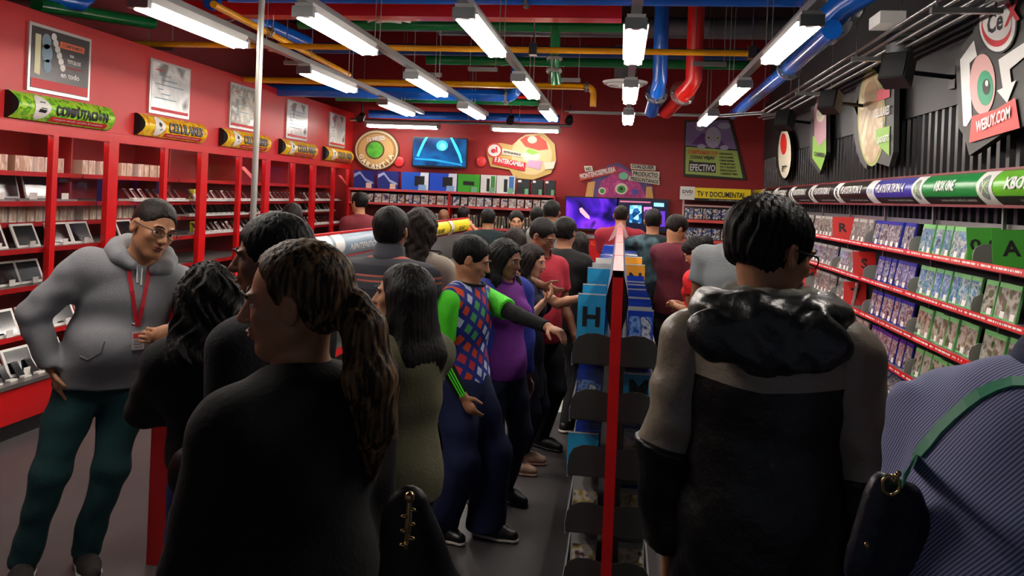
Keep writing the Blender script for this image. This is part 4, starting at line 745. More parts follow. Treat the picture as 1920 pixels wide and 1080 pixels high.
MB().box(-.17, .17, GY0+.02, GY1, 0, .1).build('plinth', BLACK, t)
bc = lambda nm_, em_, am: (lambda b: b.build(nm_, [em_, am]))((lambda b: (b.box(-.055, .055, 0, .011, 0, .165, m=0), b.add([(-.05, -.001, .01), (.05, -.001, .01), (.05, -.001, .14), (-.05, -.001, .14)], [(0, 1, 2, 3)], 1))[0])(MB()))
A_bl = ramp_mat('bluray_cover', ['#102468', '#2c58b8', '#7ca0d8', '#142c80', '#c8d0dc', '#0c1c50'], .15, 16, coat=.7); A_ds = ramp_mat('disc_cover', ['#d8d4cc', '#3c3c40', '#b89a3c', '#e0dcd4', '#5c3c2c'], .15, 16, coat=.7)
pb = bc('film_case', mat('blue_film_case', '#1c3ca8', .15, spec=.8), A_bl); pc = bc('film_case', mat('clear_film_case', '#a8a8a4', .12, spec=.8), A_ds)
sd = {-1: 'left', 1: 'right'}
CT = {}
def ctr(lv, s): CT[(lv, s)] = CT.get((lv, s), 0)+1; return CT[(lv, s)]
def gc(z, s, y, lv, tilt=-24, w=None):
    p = pb if (s < 0 or random.random() < .75) and lv != 'fifth' and (lv != 'fourth' or random.random() < .5) else pc
    put(p, (s*.105, y, z+.001+(.05 if lv == 'top' else 0)), (math.radians(tilt), 0, random.uniform(-.08, .08)), 'film case, %s from the near end on the %s tier, %s side of centre rack' % (ordw(ctr(lv, s)), lv, sd[s]), 'film case', 'films on the %s tier %s side of the centre rack' % (lv, sd[s]))
for s in (-1, 1):
    y = 3.47
    while y < 8.5: gc(GZ[0]+.05*0, s, y+.02, 'top'); y += .07+.02*(y-3.4)/2
    for k, lv in ((1, 'second'), (2, 'third'), (3, 'fourth'), (4, 'fifth')):
        for j in range(7): gc(GZ[k], s, 3.44+j*.045+(.0 if k < 3 else 0), lv, -14 if k < 3 else -30)
def dcard(s, px, py, X, z, w, h, m, lb, tl=-18):
    p = onX(px, py, X) if abs(X) > .02 else Vector((X, 3.5, z)); return p
for (sy, X, z, w, h, m, tx, lb) in ((3.41, -.108, GZ[0], .118, .275, CB, 'H', 'light blue divider card with the letter H, left of the red end post'), (3.66, -.105, GZ[0], .11, .29, CB, '', 'plain light blue divider card just behind the card H'), (4.1, -.10, GZ[0], .115, .33, CB, '0-9', 'light blue divider card reading 0-9 behind the card H'), (4.9, -.10, GZ[0], .12, .29, CW, 'A', 'pale grey divider card far along the left side of the centre rack'), (5.6, -.10, GZ[0], .12, .27, CW, '', 'blank pale divider card farthest along the left side of the centre rack'), (5.2, .11, GZ[0], .12, .27, CO, 'N', 'orange divider card with the letter N on the right side of the centre rack'), (5.9, .11, GZ[0], .12, .27, CO, '', 'blank orange divider card at the far right side of the centre rack'), (3.40, .105, GZ[1], .13, .185, CB, 'M', 'light blue divider card with the letter M on the second tier'), (3.41, -.12, GZ[2], .13, .15, CB, '', 'light blue divider card on the third tier left of the post')):
    t = thing('divider_card', lb, 'divider card', (X, sy, z)); M = Matrix.Translation((X, sy-.0, z+.002)) @ Matrix.Rotation(math.radians(-12), 4, 'X')
    MB().box(-w/2, w/2, 0, .004, 0, h, M=M).build('card', m, t); MB().box(-w/2, w/2, -.001, .005, h, h+.006, M=M).build('card_edge', SIGNW, t)
    if tx: b = MB(); b.text(tx, lambda x, y_: M @ Vector((x, -.002, y_)), 0, .1 if len(tx) > 1 else None, .045 if len(tx) > 1 else .085, 0, h*.66, .03); b.build('letter', pblack, t)
# ------------------------------------------------------------------ left gondola with curved header
t = thing('game_rack', 'double sided rack with a red end panel left of the middle aisle', 'rack', (-1.95, 6.6, 0))
MB().box(-2.08, -1.66, 3.40, 3.43, 0, 1.2).build('end_panel', mat('end_panel_red', '#a81418', .4), t); MB().box(-1.93, -1.9, 3.43, 9.9, 0, 1.27).build('centre_panel', mat('panel_grey', '#55575c'), t)
for z in (1.0, .75, .5, .25):
    for s in (-1, 1): 
        sh = MB().box(-1.915+min(s*.01, s*(.23 if s > 0 else .16)), -1.915+max(s*.01, s*(.23 if s > 0 else .16)), 3.43, 9.9, z-.015, z).build('shelf', mat('gondola_shelf', '#70706e'), t); MB().box(-1.915+min(s*(.222 if s > 0 else .155), s*(.235 if s > 0 else .165)), -1.915+max(s*(.222 if s > 0 else .155), s*(.235 if s > 0 else .165)), 3.43, 9.9, z-.025, z+.015).build('shelf_edge', RED, sh)
MB().box(-2.05, -1.7, 3.43, 9.9, 0, .1).build('plinth', BLACK, t)
secs = [(3.45, 4.8, '#b8c0c4', ''), (4.8, 5.10, '#8ea0ac', '3DS'), (5.10, 6.4, '#7c93a4', 'NINTENDO 3DS'), (6.4, 7.7, '#a8b4bc', 'NINTENDO DS'), (7.72, 8.75, '#f0dc10', 'BLU-RAY'), (8.78, 9.9, '#f0dc10', 'BLU-RAY')]
for i, (y0, y1, c, tx) in enumerate(secs):
    if i == 0: continue
    fn = bowed(-1.92, 1, y0, y1, 1.275, 1.44, .05)
    t = thing('header_sign', ['', 'pale grey logo end of the rack header behind the light haired woman', 'grey blue header sign reading NINTENDO 3DS on the left rack', 'grey header sign on the left rack behind the striped polo', 'yellow header sign with black text on the left rack, nearer one', 'yellow header sign with black text on the left rack, farther one'][i], 'sign', (-1.9, (y0+y1)/2, 1.275), group='header signs over the left rack')
    b = bow_panel(fn, 0, 1); b.box(-1.96, -1.915, y0, y1, 1.27, 1.445, m=1); b.build('sign_panel', [mat('lheader_'+c, c, .35), SHELFR], t)
    MB().box(-1.935, -1.91, y0, y1, 1.44, 1.452).build('top_trim', RED, t)
    b = MB(); u1 = .9 if i == 1 else .16
    bow_panel(fn, .02, u1, e=.002, mb=b, m=1)
    b.text(tx, lambda x, y: fn(x, y, .004), 0 if i < 4 and i > 1 else 2, {1: .6, 2: .62, 3: .6}.get(i, .3), .3 if i > 1 else .25, .56 if i > 1 else .45, .4, .03, 6)
    if i > 3: b.text('DVD', lambda x, y: fn(x, y, .004), 2, .1, .2, .09, .3, .02, 4); bow_panel(fn, .16, 1, 0, .16, .003, mb=b, m=2)
    b.build('lettering', [SIGNW, SIGNW, pblack], t)
p = onX(845, 470, -1.86)
t = thing('notice_board', 'cream price notice below the yellow header on the left rack', 'notice', (-1.86, 8.9, 1.0))
MB().box(-1.67, -1.66, 8.2, 9.8, 1.0, 1.26).build('panel', mat('notice_cream', '#cfc6a4'), t); b = MB(); f_ = lambda x, y: Vector((-1.657, x, y)); b.text('CERTIFI', f_, 0, .7, .09, 9.2, 1.2, .03); b.text('MENSAJ', f_, 0, .7, .09, 9.2, 1.09, .03); b.text('4', f_, 0, .08, .12, 8.5, 1.08, .03); b.build('lettering', pblack, t)
pg = gcase('game_case', clear, A_ps3, .12, .15)
for k in range(10): put(pg, (-1.70-.06, 3.55+k*.15, 1.002), (0, math.radians(-20)*-1, math.pi), 'game case on the top shelf of the left rack, %s from its red end' % ordw(k+1), 'game case', 'games near the red end of the left rack')
for k in range(4): put(pg, (-2.0+k*.1, 3.46, 1.002 if False else 1.003), (0, math.radians(15), math.pi/2), 'game case behind the red end panel of the left rack, %s from the left' % ordw(k+1), 'game case', 'games behind the red end panel')
# floor sticker
c = onZ(1020, 760, 0); t = thing('floor_sticker', 'round white floor sticker with red and black marks', 'floor sticker', (c.x, c.y, .001))
MB().plate([(c.x+x, c.y+y, .001) for x, y in circle(0, 0, .24, .24, 32)], (0, 0, .002)).build('disc', SIGNW, t)
MB().plate([(c.x-.14, c.y-.03, .003), (c.x+.06, c.y-.03, .003), (c.x+.06, c.y+.06, .003), (c.x-.14, c.y+.06, .003)], (0, 0, .001)).build('red_mark', pred, t)
b = MB(); b.text('CeX', lambda x, y: Vector((c.x+x, c.y+y, .0042)), 0, .14, .06, -.05, -.09, .02); b.build('lettering', pblack, t)
# ------------------------------------------------------------------ soft bodies: blended solids meshed as one continuous surface
def rotm(yaw=0, pitch=0, roll=0):      # degrees; yaw turns to the right, pitch looks down, roll tilts to the right
    return np.array((Matrix.Rotation(-math.radians(yaw), 3, 'Z') @ Matrix.Rotation(-math.radians(pitch), 3, 'X') @ Matrix.Rotation(math.radians(roll), 3, 'Y')))
class Field:
    def __init__(s, h=.008, k=.03): s.h = h; s.k = k; s.p = []
    def cone(s, a, b, ra, rb, k=None, fl=None, sub=False): s.p.append(('c', np.array(a, float), np.array(b, float), ra, rb, k, fl, sub)); return s
    def chain(s, pts, rs, k=None, fl=None):
        for i in range(len(pts)-1): s.cone(pts[i], pts[i+1], rs[i], rs[i+1], k, fl)
        return s
    def ell(s, c, r, R=None, k=None, sub=False): s.p.append(('e', np.array(c, float), np.array(r, float), np.eye(3) if R is None else np.array(R), k, sub)); return s
    def cut(s, c, n, k=.004): s.p.append(('h', np.array(c, float), np.array(n, float)/np.linalg.norm(n), k)); return s     # removes the side n points to
    def group(s, f): s.p.append(('g', f)); return s
    def disp(s, fn): s.p.append(('d', fn)); return s
    def bounds(s):
        lo = np.full(3, 1e9); hi = -lo
        for q in s.p:
            if q[0] == 'c' and not q[7]: r = max(q[3], q[4]); lo = np.minimum(lo, np.minimum(q[1], q[2])-r); hi = np.maximum(hi, np.maximum(q[1], q[2])+r)
            elif q[0] == 'e' and not q[5]: r = q[2].max(); r_ = np.abs(q[3]) @ q[2]; lo = np.minimum(lo, q[1]-r_); hi = np.maximum(hi, q[1]+r_)
            elif q[0] == 'g': a, b = q[1].bounds(); lo = np.minimum(lo, a); hi = np.maximum(hi, b)
        return lo, hi
    def eval(s, lo, dims, D=None):
        h = s.h; D = np.full(dims, 1., np.float32) if D is None else D
        ax = [lo[i]+h*np.arange(dims[i], dtype=np.float32) for i in range(3)]
        def sl(a, b, m):
            i0 = np.maximum(0, np.floor((a-m-lo)/h).astype(int)); i1 = np.minimum(dims, np.ceil((b+m-lo)/h).astype(int)+1)
            if (i1 <= i0).any(): return None, None
            S = tuple(slice(i0[i], i1[i]) for i in range(3)); return S, (ax[0][S[0]][:, None, None], ax[1][S[1]][None, :, None], ax[2][S[2]][None, None, :])
        def smin(a, b, k): q = np.maximum(k-np.abs(a-b), 0)/k; return np.minimum(a, b)-q*q*k*.25
        for q in s.p:
            if q[0] == 'c':
                _, a, b, ra, rb, k, fl, sub = q; k = k or s.k; m = max(ra, rb)+k+2*h
                S, P = sl(np.minimum(a, b), np.maximum(a, b), m)
                if S is None: continue
                X = [P[i]-a[i] for i in range(3)]; ba = b-a
                if fl is not None:
                    n, kk = np.array(fl[0], float), fl[1]; n = n/np.linalg.norm(n); dn = (X[0]*n[0]+X[1]*n[1]+X[2]*n[2])*(1/kk-1); X = [X[i]+dn*n[i] for i in range(3)]; ba = ba+n*np.dot(ba, n)*(1/kk-1)
                t = np.clip((X[0]*ba[0]+X[1]*ba[1]+X[2]*ba[2])/max(1e-9, ba.dot(ba)), 0, 1)
                d = np.sqrt((X[0]-t*ba[0])**2+(X[1]-t*ba[1])**2+(X[2]-t*ba[2])**2)-(ra+(rb-ra)*t)
            elif q[0] == 'e':
                _, c, r, R, k, sub = q; k = k or s.k; r_ = np.abs(R) @ r; S, P = sl(c-r_, c+r_, k+2*h)
                if S is None: continue
                X = [P[i]-c[i] for i in range(3)]; Y = [X[0]*R[0, i]+X[1]*R[1, i]+X[2]*R[2, i] for i in range(3)]
                k0 = np.sqrt((Y[0]/r[0])**2+(Y[1]/r[1])**2+(Y[2]/r[2])**2); k1 = np.sqrt((Y[0]/r[0]**2)**2+(Y[1]/r[1]**2)**2+(Y[2]/r[2]**2)**2)+1e-6
                d = k0*(k0-1)/k1
            elif q[0] == 'h':
                _, c, n, k = q; P = (ax[0][:, None, None], ax[1][None, :, None], ax[2][None, None, :]); d = (P[0]-c[0])*n[0]+(P[1]-c[1])*n[1]+(P[2]-c[2])*n[2]
                D[...] = -smin(-D, -d, k); continue
            elif q[0] == 'g':
                a, b = q[1].bounds(); S, P = sl(a, b, s.k+3*h)
                if S is None: continue
                d = q[1].eval(np.array([ax[i][S[i]][0] for i in range(3)]), np.array([S[i].stop-S[i].start for i in range(3)])); k = s.k; sub = False
            elif q[0] == 'd':
                P = (ax[0][:, None, None], ax[1][None, :, None], ax[2][None, None, :]); D += q[1](P).astype(np.float32); continue
            if sub: D[S] = -smin(-D[S], d, k)
            else: D[S] = smin(D[S], d, k)
        return D
    def mesh(s, name, m, parent, xf=None):
        lo, hi = s.bounds(); lo = lo-4*s.h; dims = np.ceil((hi+4*s.h-lo)/s.h).astype(int)+1
        V, Q = surfnet(s.eval(lo, dims), lo, s.h)
        if xf is not None: V = xf(V)
        me = bpy.data.meshes.new(name); me.vertices.add(len(V)); me.vertices.foreach_set('co', V.astype(np.float32).ravel())
        me.loops.add(Q.size); me.loops.foreach_set('vertex_index', Q.astype(np.int32).ravel()); me.polygons.add(len(Q))
        me.polygons.foreach_set('loop_start', np.arange(0, Q.size, 4, dtype=np.int32)); me.polygons.foreach_set('loop_total', np.full(len(Q), 4, np.int32))
        me.update(calc_edges=True); me.polygons.foreach_set('use_smooth', np.ones(len(Q), bool)); me.materials.append(m)
        ob = bpy.data.objects.new(name, me); COL.objects.link(ob); ob.parent = parent; return ob
def surfnet(D, lo, h):
    I = D < 0; nx, ny, nz = D.shape; c = np.zeros((nx-1, ny-1, nz-1), np.int8)
    for a in (0, 1):
        for b in (0, 1):
            for e in (0, 1): c += I[a:nx-1+a, b:ny-1+b, e:nz-1+e]
    M = (c > 0) & (c < 8); ix = np.full(c.shape, -1, np.int64); idx = np.argwhere(M); ix[M] = np.arange(len(idx))
    cd = {(a, b, e): D[idx[:, 0]+a, idx[:, 1]+b, idx[:, 2]+e] for a in (0, 1) for b in (0, 1) for e in (0, 1)}
    acc = np.zeros((len(idx), 3)); n = np.zeros(len(idx))
    for p in cd:
        for ax in range(3):
            if p[ax] == 0:
                q = list(p); q[ax] = 1; q = tuple(q); d0, d1 = cd[p], cd[q]; x = (d0 < 0) != (d1 < 0); t = np.where(x, d0/np.where(x, d0-d1, 1), 0)
                pt = np.tile(np.array(p, float), (len(idx), 1)); pt[:, ax] += t; acc[x] += pt[x]; n[x] += 1
    V = lo+(idx+acc/np.maximum(n, 1)[:, None])*h; Qs = []
    for ax in range(3):
        s0 = [slice(None)]*3; s1 = [slice(None)]*3; s0[ax] = slice(0, -1); s1[ax] = slice(1, None); x = I[tuple(s0)] != I[tuple(s1)]
        e = np.argwhere(x); u, v = (ax+1) % 3, (ax+2) % 3; ok = (e[:, u] > 0) & (e[:, v] > 0) & (e[:, u] < D.shape[u]-1) & (e[:, v] < D.shape[v]-1); e = e[ok]
        def g(du, dv): f = e.copy(); f[:, u] += du; f[:, v] += dv; return ix[f[:, 0], f[:, 1], f[:, 2]]
        q = np.stack([g(-1, -1), g(0, -1), g(0, 0), g(-1, 0)], 1); fl = ~I[e[:, 0], e[:, 1], e[:, 2]]; q[fl] = q[fl][:, ::-1]; Qs.append(q)
    return V, np.concatenate(Qs)
def folds(amp, f=1., seed=0, vert=1.):
    def fn(P):
        x, y, z = P; s = seed*1.7
        w = np.sin((z*17*vert+x*9+y*6)*f+2.2*np.sin((x*8-y*5+z*4)*f+s)+s)*.6+np.sin((z*31*vert-x*14+y*11)*f+1.7*np.sin((x*15+z*9)*f+s)+2*s)*.4+np.sin((x*23+y*19-z*7)*f+s*3)*.25
        return amp*w
    return fn
def ridges(amp, seed=0, f=1.):
    """sharp crossing creases of a thin shiny fabric"""
    def fn(P):
        x, y, z = P; a = np.sin((x*26+z*19+3*np.sin(z*14+x*6+seed))*f+seed); b = np.sin((x*-21+z*27+y*12+2.5*np.sin(x*17+seed))*f+2*seed); c = np.sin((z*9+x*44)*f+2*np.sin(z*21+seed))
        return amp*(1.3-np.abs(a)-.8*np.abs(b)-.5*np.abs(c))*-1.
    return fn
def strands(Hc, R, amp, n=34, wave=0, seed=0, lowonly=None):
    def fn(P):
        X = [P[i]-Hc[i] for i in range(3)]; a = X[0]*R[0, 0]+X[1]*R[1, 0]+X[2]*R[2, 0]; b = X[0]*R[0, 1]+X[1]*R[1, 1]+X[2]*R[2, 1]; c = X[0]*R[0, 2]+X[1]*R[1, 2]+X[2]*R[2, 2]
        th = np.arctan2(a, -(b)+.0*c); w = wave*np.sin(c*38+seed+3*th)
        return amp*(np.sin(th*n+w*3+seed)+.6*np.sin(th*n*1.7+5*c*10*.3+w*5+2+seed)+(.8*np.sin(c*70+th*9+seed)*wave*.6))
    return fn
def nrm(v): v = np.array(v, float); return v/max(1e-9, np.linalg.norm(v))
def ik(a, t, l1, l2, pole):
    a = np.array(a, float); t = np.array(t, float); d = t-a; L = np.linalg.norm(d); L2 = min(L, (l1+l2)*.998); u = d/max(L, 1e-6); t = a+u*L2
    x = (l1*l1-l2*l2+L2*L2)/(2*L2); hgt = math.sqrt(max(0, l1*l1-x*x)); p = np.array(pole, float); p = p-u*p.dot(u); p = nrm(p); return a+u*x+p*hgt, t
HAIR = {k: None for k in ()}
def hair_mat(name, c1, c2, rough=.42, st=(70, 70, 5)):
    if name in MATS: return MATS[name]
    m = mat(name, c1, .55, spec=.22); N, L, b = nodes(m); tc = N.new('ShaderNodeTexCoord'); mp = N.new('ShaderNodeMapping'); mp.inputs['Scale'].default_value = st; L.new(tc.outputs['Object'], mp.inputs[0])
    n = N.new('ShaderNodeTexNoise'); n.inputs['Scale'].default_value = 1.6; n.inputs['Detail'].default_value = 4; L.new(mp.outputs[0], n.inputs[0])
    r = N.new('ShaderNodeValToRGB'); r.color_ramp.elements[0].position = .42; r.color_ramp.elements[0].color = lin(c1); r.color_ramp.elements[1].position = .68; r.color_ramp.elements[1].color = lin(c2)
    L.new(n.outputs['Fac'], r.inputs[0]); L.new(r.outputs[0], b.inputs['Base Color']); bp = N.new('ShaderNodeBump'); bp.inputs['Strength'].default_value = .5; bp.inputs['Distance'].default_value = .01; L.new(n.outputs['Fac'], bp.inputs['Height']); L.new(bp.outputs[0], b.inputs['Normal']); return m
HB = hair_mat('black_hair', '#080707', '#161210'); HBR = hair_mat('dark_brown_hair', '#0f0a08', '#2a1a14'); HL = hair_mat('light_brown_hair', '#24180f', '#8f6e4a', st=(60, 60, 6))
from mathutils.bvhtree import BVHTree
def hits(ob, pts, lift=.004):
    """points of a surface seen at places of the photograph, with their normals (room coordinates)"""
    r = ob.parent; Mw = Matrix.Translation(r.location) @ Matrix.Rotation(r.rotation_euler.z, 4, 'Z'); Mi = Mw.inverted()
    me = ob.data; nv_ = len(me.vertices); co = np.empty(nv_*3, np.float32); me.vertices.foreach_get('co', co); B = BVHTree.FromPolygons([tuple(c) for c in co.reshape(-1, 3)], [tuple(p.vertices) for p in me.polygons])
    o = Mi @ Vector((0, 0, CZ)); out = []
    for px, py in pts:
        q = Mi @ (Vector((0, 0, CZ))+ray(px, py)); h = B.ray_cast(o, (q-o).normalized())
        if h[0] is not None: n = h[1] if h[1].dot(q-o) < 0 else -h[1]; out.append((h[0]+n*lift, n))
    return out

PEOPLE = {}
def person(label, head=None, zc=None, H=None, phi=0, lean=0, side=0, bw=1., girth=1., female=False, skin='a', hy=0, hp=0, hr=0, vox=.011, cvox=.011,
           arms=None, feet=None, top=None, legs=None, shoes=None, hair=None, glasses=False, name='person', pos=None, face=True, hs=1., twist=0, footrot=0, bend=0, neckf=0):
    """head=(px,py) of the crown in the photograph and its distance zc fix where the person stands and how tall they are"""
    c = U(head[0], head[1], zc) if head else None
    f3 = lambda d: math.radians(d)
    tl = math.acos(max(.05, math.cos(f3(lean))*math.cos(f3(side))))
    if H is None: H = c.z/(.52+.48*math.cos(tl))
    k = H/1.7; hip = .52*H*(1-bend)
    S = nrm([math.tan(f3(side)), math.tan(f3(lean)), 1.]); 
    sp = np.array([S[0], S[1], 0])
    ph = math.radians(phi); Rw = Matrix.Rotation(-ph, 3, 'Z'); Rn = np.array(Rw)
    if pos is None:
        off = Rn @ (S*(.43*H)+np.array([0, .02+neckf, 0])); base = Vector((c.x-off[0], c.y-off[1], 0))
    else: base = Vector((pos[0], pos[1], 0))
    root = thing(name, label, 'person', base, -ph)
    W = lambda w: (Rn.T @ (np.array(w)-np.array(base)))         # room -> body coordinates
    P = np.array([0, 0, hip]); R_t = np.array(Matrix.Rotation(0, 3, 'Z'))
    # torso frame
    up = S; rightv = nrm([math.cos(f3(twist)), -math.sin(f3(twist)), 0]); rightv = nrm(rightv-up*rightv.dot(up)); fwd = np.cross(up, rightv)
    T = np.stack([rightv, fwd, up], 1)
    C = P+up*.185*H; N = P+up*.315*H; Nb = N+fwd*-.01*k
    sw = (.102 if female else .112)*H*bw; sh = {s: N-up*.046*H+rightv*s*sw+fwd*-.005 for s in (-1, 1)}
    hd = S*.105*H+np.array([0, .022*k+neckf, 0]); Hc = N+hd; Hc[2] = N[2]+.092*H*max(.75, S[2]) if neckf == 0 else N[2]+.07*H
    HR = T @ rotm(hy, hp-lean*0, hr) if True else None
    q = k*hs*1.0; hp_ = lambda x, y, z: Hc+HR @ np.array([x, y, z])*q
    def torso(F, inf=0, kk=.05, legsin=True, narrow=1.):
        fl = (fwd, .66*girth if girth < 1.15 else .78)
        F.ell(P+up*.01*H, ((.098*(1.08 if female else 1)*H)*bw*(.5+.5*girth)+inf, .075*H*girth+inf, .075*H+inf), T, kk)
        F.cone(P+up*.05*H, C, .083*H*bw*(.3+.7*girth)*narrow*(.93 if female else 1)+inf, .092*H*bw+inf, kk, fl)
        if girth > 1.08: F.ell(P+up*.09*H+fwd*.03*H*girth, (.088*H*girth+inf, .075*H*girth+inf, .09*H+inf), T, kk)
        F.ell(C+up*.02*H, (.098*H*bw+inf, .066*H*(.6+.4*girth)+inf, .10*H+inf), T, kk)
        F.cone(sh[-1]+rightv*.03*H, sh[1]-rightv*.03*H, .036*H+inf, .036*H+inf, kk)
        for s_ in (-1, 1): F.cone(N-up*.012*H+rightv*s_*.02*H, sh[s_]-rightv*s_*.012*H, .026*H+inf*.6, .030*H+inf*.8, kk)
        F.ell(N-up*.05*H-fwd*.02*H, (.085*H*bw+inf, .045*H+inf, .055*H+inf), T, kk)
        if female:
            for s in (-1, 1): F.ell(C+up*.022*H+fwd*.055*H+rightv*s*.045*H, (.036*H+inf, .036*H+inf, .036*H+inf), T, .03)
    # limbs
    A = {}
    for s in (-1, 1):
        sp_ = (arms or {}).get(s, 'down'); d = {}
        if isinstance(sp_, dict): d = dict(sp_)
        else: d = {'p': sp_}
        if 'w' in d: t = W(d['w'])
        else: t = {'down': sh[s]+np.array([s*.05, .03, -.318*H]), 'front': P+np.array([s*.05, .30*k, .11*H]), 'pocket': P+np.array([s*.125*H*bw*.95, .07*k, .02*H]), 'low': sh[s]+np.array([s*.02, .16, -.29*H]), 'chin': N+np.array([s*.02, .22, -.05*H]), 'back': sh[s]+np.array([s*.07, -.08, -.30*H])}[d['p']]
        pole = d.get('pole', (s*.5, -.8, -.4)); e, wr = ik(sh[s], t, .172*H, .150*H, pole)
        hdn = nrm(d['hd']) if 'hd' in d else nrm(nrm(wr-e)+np.array(d.get('droop', (0, 0, 0))))
        A[s] = dict(e=e, w=wr, hd=hdn, curl=d.get('curl', .5), pn=d.get('pn', None), point=d.get('point', False))
    Fo = {}
    for s in (-1, 1):
        hp0 = P+np.array([s*.052*H*bw, 0, -.01*H]); ft = (feet or {}).get(s, (s*.065*H, 0.0)); ft = ft if not isinstance(ft, Vector) else W(ft); fr = footrot+s*8
        fdir = np.array([math.sin(f3(fr)), math.cos(f3(fr)), 0]); an = np.array([ft[0], ft[1]-.03, .048*H]); kn, an = ik(hp0, an, .245*H, .238*H, fdir+np.array([0, 0, .1])); Fo[s] = (hp0, kn, an, fdir)
    # ---- body: one continuous surface
    F = Field(vox, .03); torso(F)
    F.cone(N-up*.02*H, hp_(0, -.018, -.055), .037*H*(.85 if female else 1)*(.6+.4*girth), .034*H*(.85 if female else 1), .03)
    F.ell(hp_(0, -.014, .028), np.array((.076, .096, .086))*q, HR, .03); F.ell(hp_(0, .022, -.032), np.array((.060*(1+.25*(girth-1)), .068, .080))*q, HR, .03)
    if face:
        F.ell(hp_(0, .064, -.094), np.array((.026, .022, .02))*q, HR, .025)
        for s in (-1, 1):
            F.cone(hp_(s*.05, -.002, -.055), hp_(s*.014, .06, -.092), .018*q, .016*q, .02); F.ell(hp_(s*.037, .06, -.022), np.array((.022, .02, .02))*q, HR, .015)
            F.ell(hp_(s*.030, .093, .004), np.array((.016, .013, .010))*q, HR, .010, True)
            F.ell(hp_(s*.030, .083, .020), np.array((.022, .011, .007))*q, HR, .012)
            F.ell(hp_(s*.083, -.006, -.006), np.array((.008, .019, .032))*q, HR @ rotm(-s*18), .008); F.ell(hp_(s*.091, -.002, -.002), np.array((.006, .010, .018))*q, HR, .006, True)
            F.ell(hp_(s*.011, .098, -.032), np.array((.008, .009, .007))*q, HR, .008)
        F.cone(hp_(0, .088, .010), hp_(0, .110, -.028), .007*q, .011*q, .012); F.ell(hp_(0, .086, -.053), np.array((.024, .014, .006))*q, HR, .008); F.ell(hp_(0, .085, -.066), np.array((.020, .013, .006))*q, HR, .008)
        F.ell(hp_(0, .098, -.0595), np.array((.02, .006, .0018))*q, HR, .004, True)
    else:
        for s in (-1, 1): F.ell(hp_(s*.083, -.006, -.006), np.array((.008, .019, .032))*q, HR @ rotm(-s*18), .008)
    for s in (-1, 1):
        a = A[s]; F.chain([sh[s], sh[s]*.5+a['e']*.5, a['e'], a['e']*.6+a['w']*.4, a['w']], [.033*H*(.8+.2*girth)*bw, .028*H*(.85+.15*girth)*bw, .0215*H, .0215*H*bw, .0155*H], .02)
        # hand: palm, four fingers of different lengths, thumb off the side
        h = a['hd']; pn = a['pn']; pn = nrm(pn) if pn is not None else np.array([-s*1., .15, 0]); pn = nrm(pn-h*np.dot(pn, h)); sd_ = np.cross(h, pn)*s; w = a['w']; hl = .105*H
        if np.dot(sd_, fwd) < 0 and a['pn'] is None: sd_ = -sd_
        g = Field(min(vox, .0065) if vox < .009 else vox, .01)
        F.cone(w, w+h*hl*.42, .017*H*.95, .020*H, .014, (pn, .52)); F.cone(w+h*hl*.25-sd_*.012*k, w+h*hl*.45+sd_*.008*k, .015*H, .017*H, .014, (pn, .55))
        for j, (o, l) in enumerate(((.0235, .46), (.0085, .52), (-.0065, .48), (-.021, .37))):
            b0 = w+h*hl*.42+sd_*o*k; cl = a['curl']*(1+.12*j) if not (a['point'] and j == 0) else .05; cl = cl if not (a['point'] and j > 0) else 1.25
            p1 = b0+(h*math.cos(cl*.5)+pn*math.sin(cl*.5)+sd_*o*3)*hl*l*.45; p2 = p1+(h*math.cos(cl*1.3)+pn*math.sin(cl*1.3))*hl*l*.32; p3 = p2+(h*math.cos(cl*1.9)+pn*math.sin(cl*1.9))*hl*l*.23
            F.chain([b0, p1, p2, p3], [.0090*k, .0083*k, .0075*k, .0066*k], .004)
        b0 = w+h*hl*.12+sd_*.022*k; p1 = b0+(h*.62+sd_*.7+pn*.3)*hl*.24; p2 = p1+nrm(h*.85+sd_*.25+pn*.45)*hl*.26; F.chain([b0, p1, p2], [.0125*k, .0098*k, .0078*k], .006)
        hp0, kn, an, fd = Fo[s]; F.chain([hp0, hp0*.5+kn*.5, kn, kn*.65+an*.35, an], [.050*H*(.7+.3*girth), .042*H, .030*H, .031*H, .021*H], .03); F.cone(an-fd*.02, an+fd*.10*k+np.array([0, 0, -.045*k]), .024*k, .02*k, .02)
    F.mesh('body', SKIN[skin], root)
    # eyes and lips
    if face:
        for s in (-1, 1):
            b = MB(); c0 = Vector(hp_(s*.030, .0725, .003)); b.ball(c0, .0125*q, 0, 12); d = Vector(HR @ np.array([0, 1, -.1])); b.ball(c0+d*.0065*q, .0075*q, 1, 10)
            M_ = bpy.data; e = b.build('eye', [EYEW, IRIS]); e.parent = root
            b = MB(); b.tube([hp_(s*.012, .0995, .022), hp_(s*.026, .099, .028), hp_(s*.040, .092, .027), hp_(s*.05, .082, .02)], [.002*q, .0036*q, .0034*q, .0018*q], 6); e = b.build('eyebrow', HB); e.parent = root
            b = MB(); b.ball(hp_(s*.030, .0765, .010), (.0135*q, .012*q, .0075*q), 0, 12, Matrix(HR.tolist())); e = b.build('eyelid', SKIN[skin]); e.parent = root
        b = MB(); b.tube([hp_(-.021, .091, -.057), hp_(-.01, .0995, -.054), hp_(0, .1005, -.0555), hp_(.01, .0995, -.054), hp_(.021, .091, -.057)], [.0012*q, .0034*q, .0032*q, .0034*q, .0012*q], 6); b.tube([hp_(-.019, .091, -.062), hp_(0, .099, -.0655), hp_(.019, .091, -.062)], [.001*q, .0042*q, .001*q], 6); e = b.build('lips', LIP); e.parent = root
    # ---- hair
    hr_ = hair or {}; kind = hr_.get('kind', 'short')
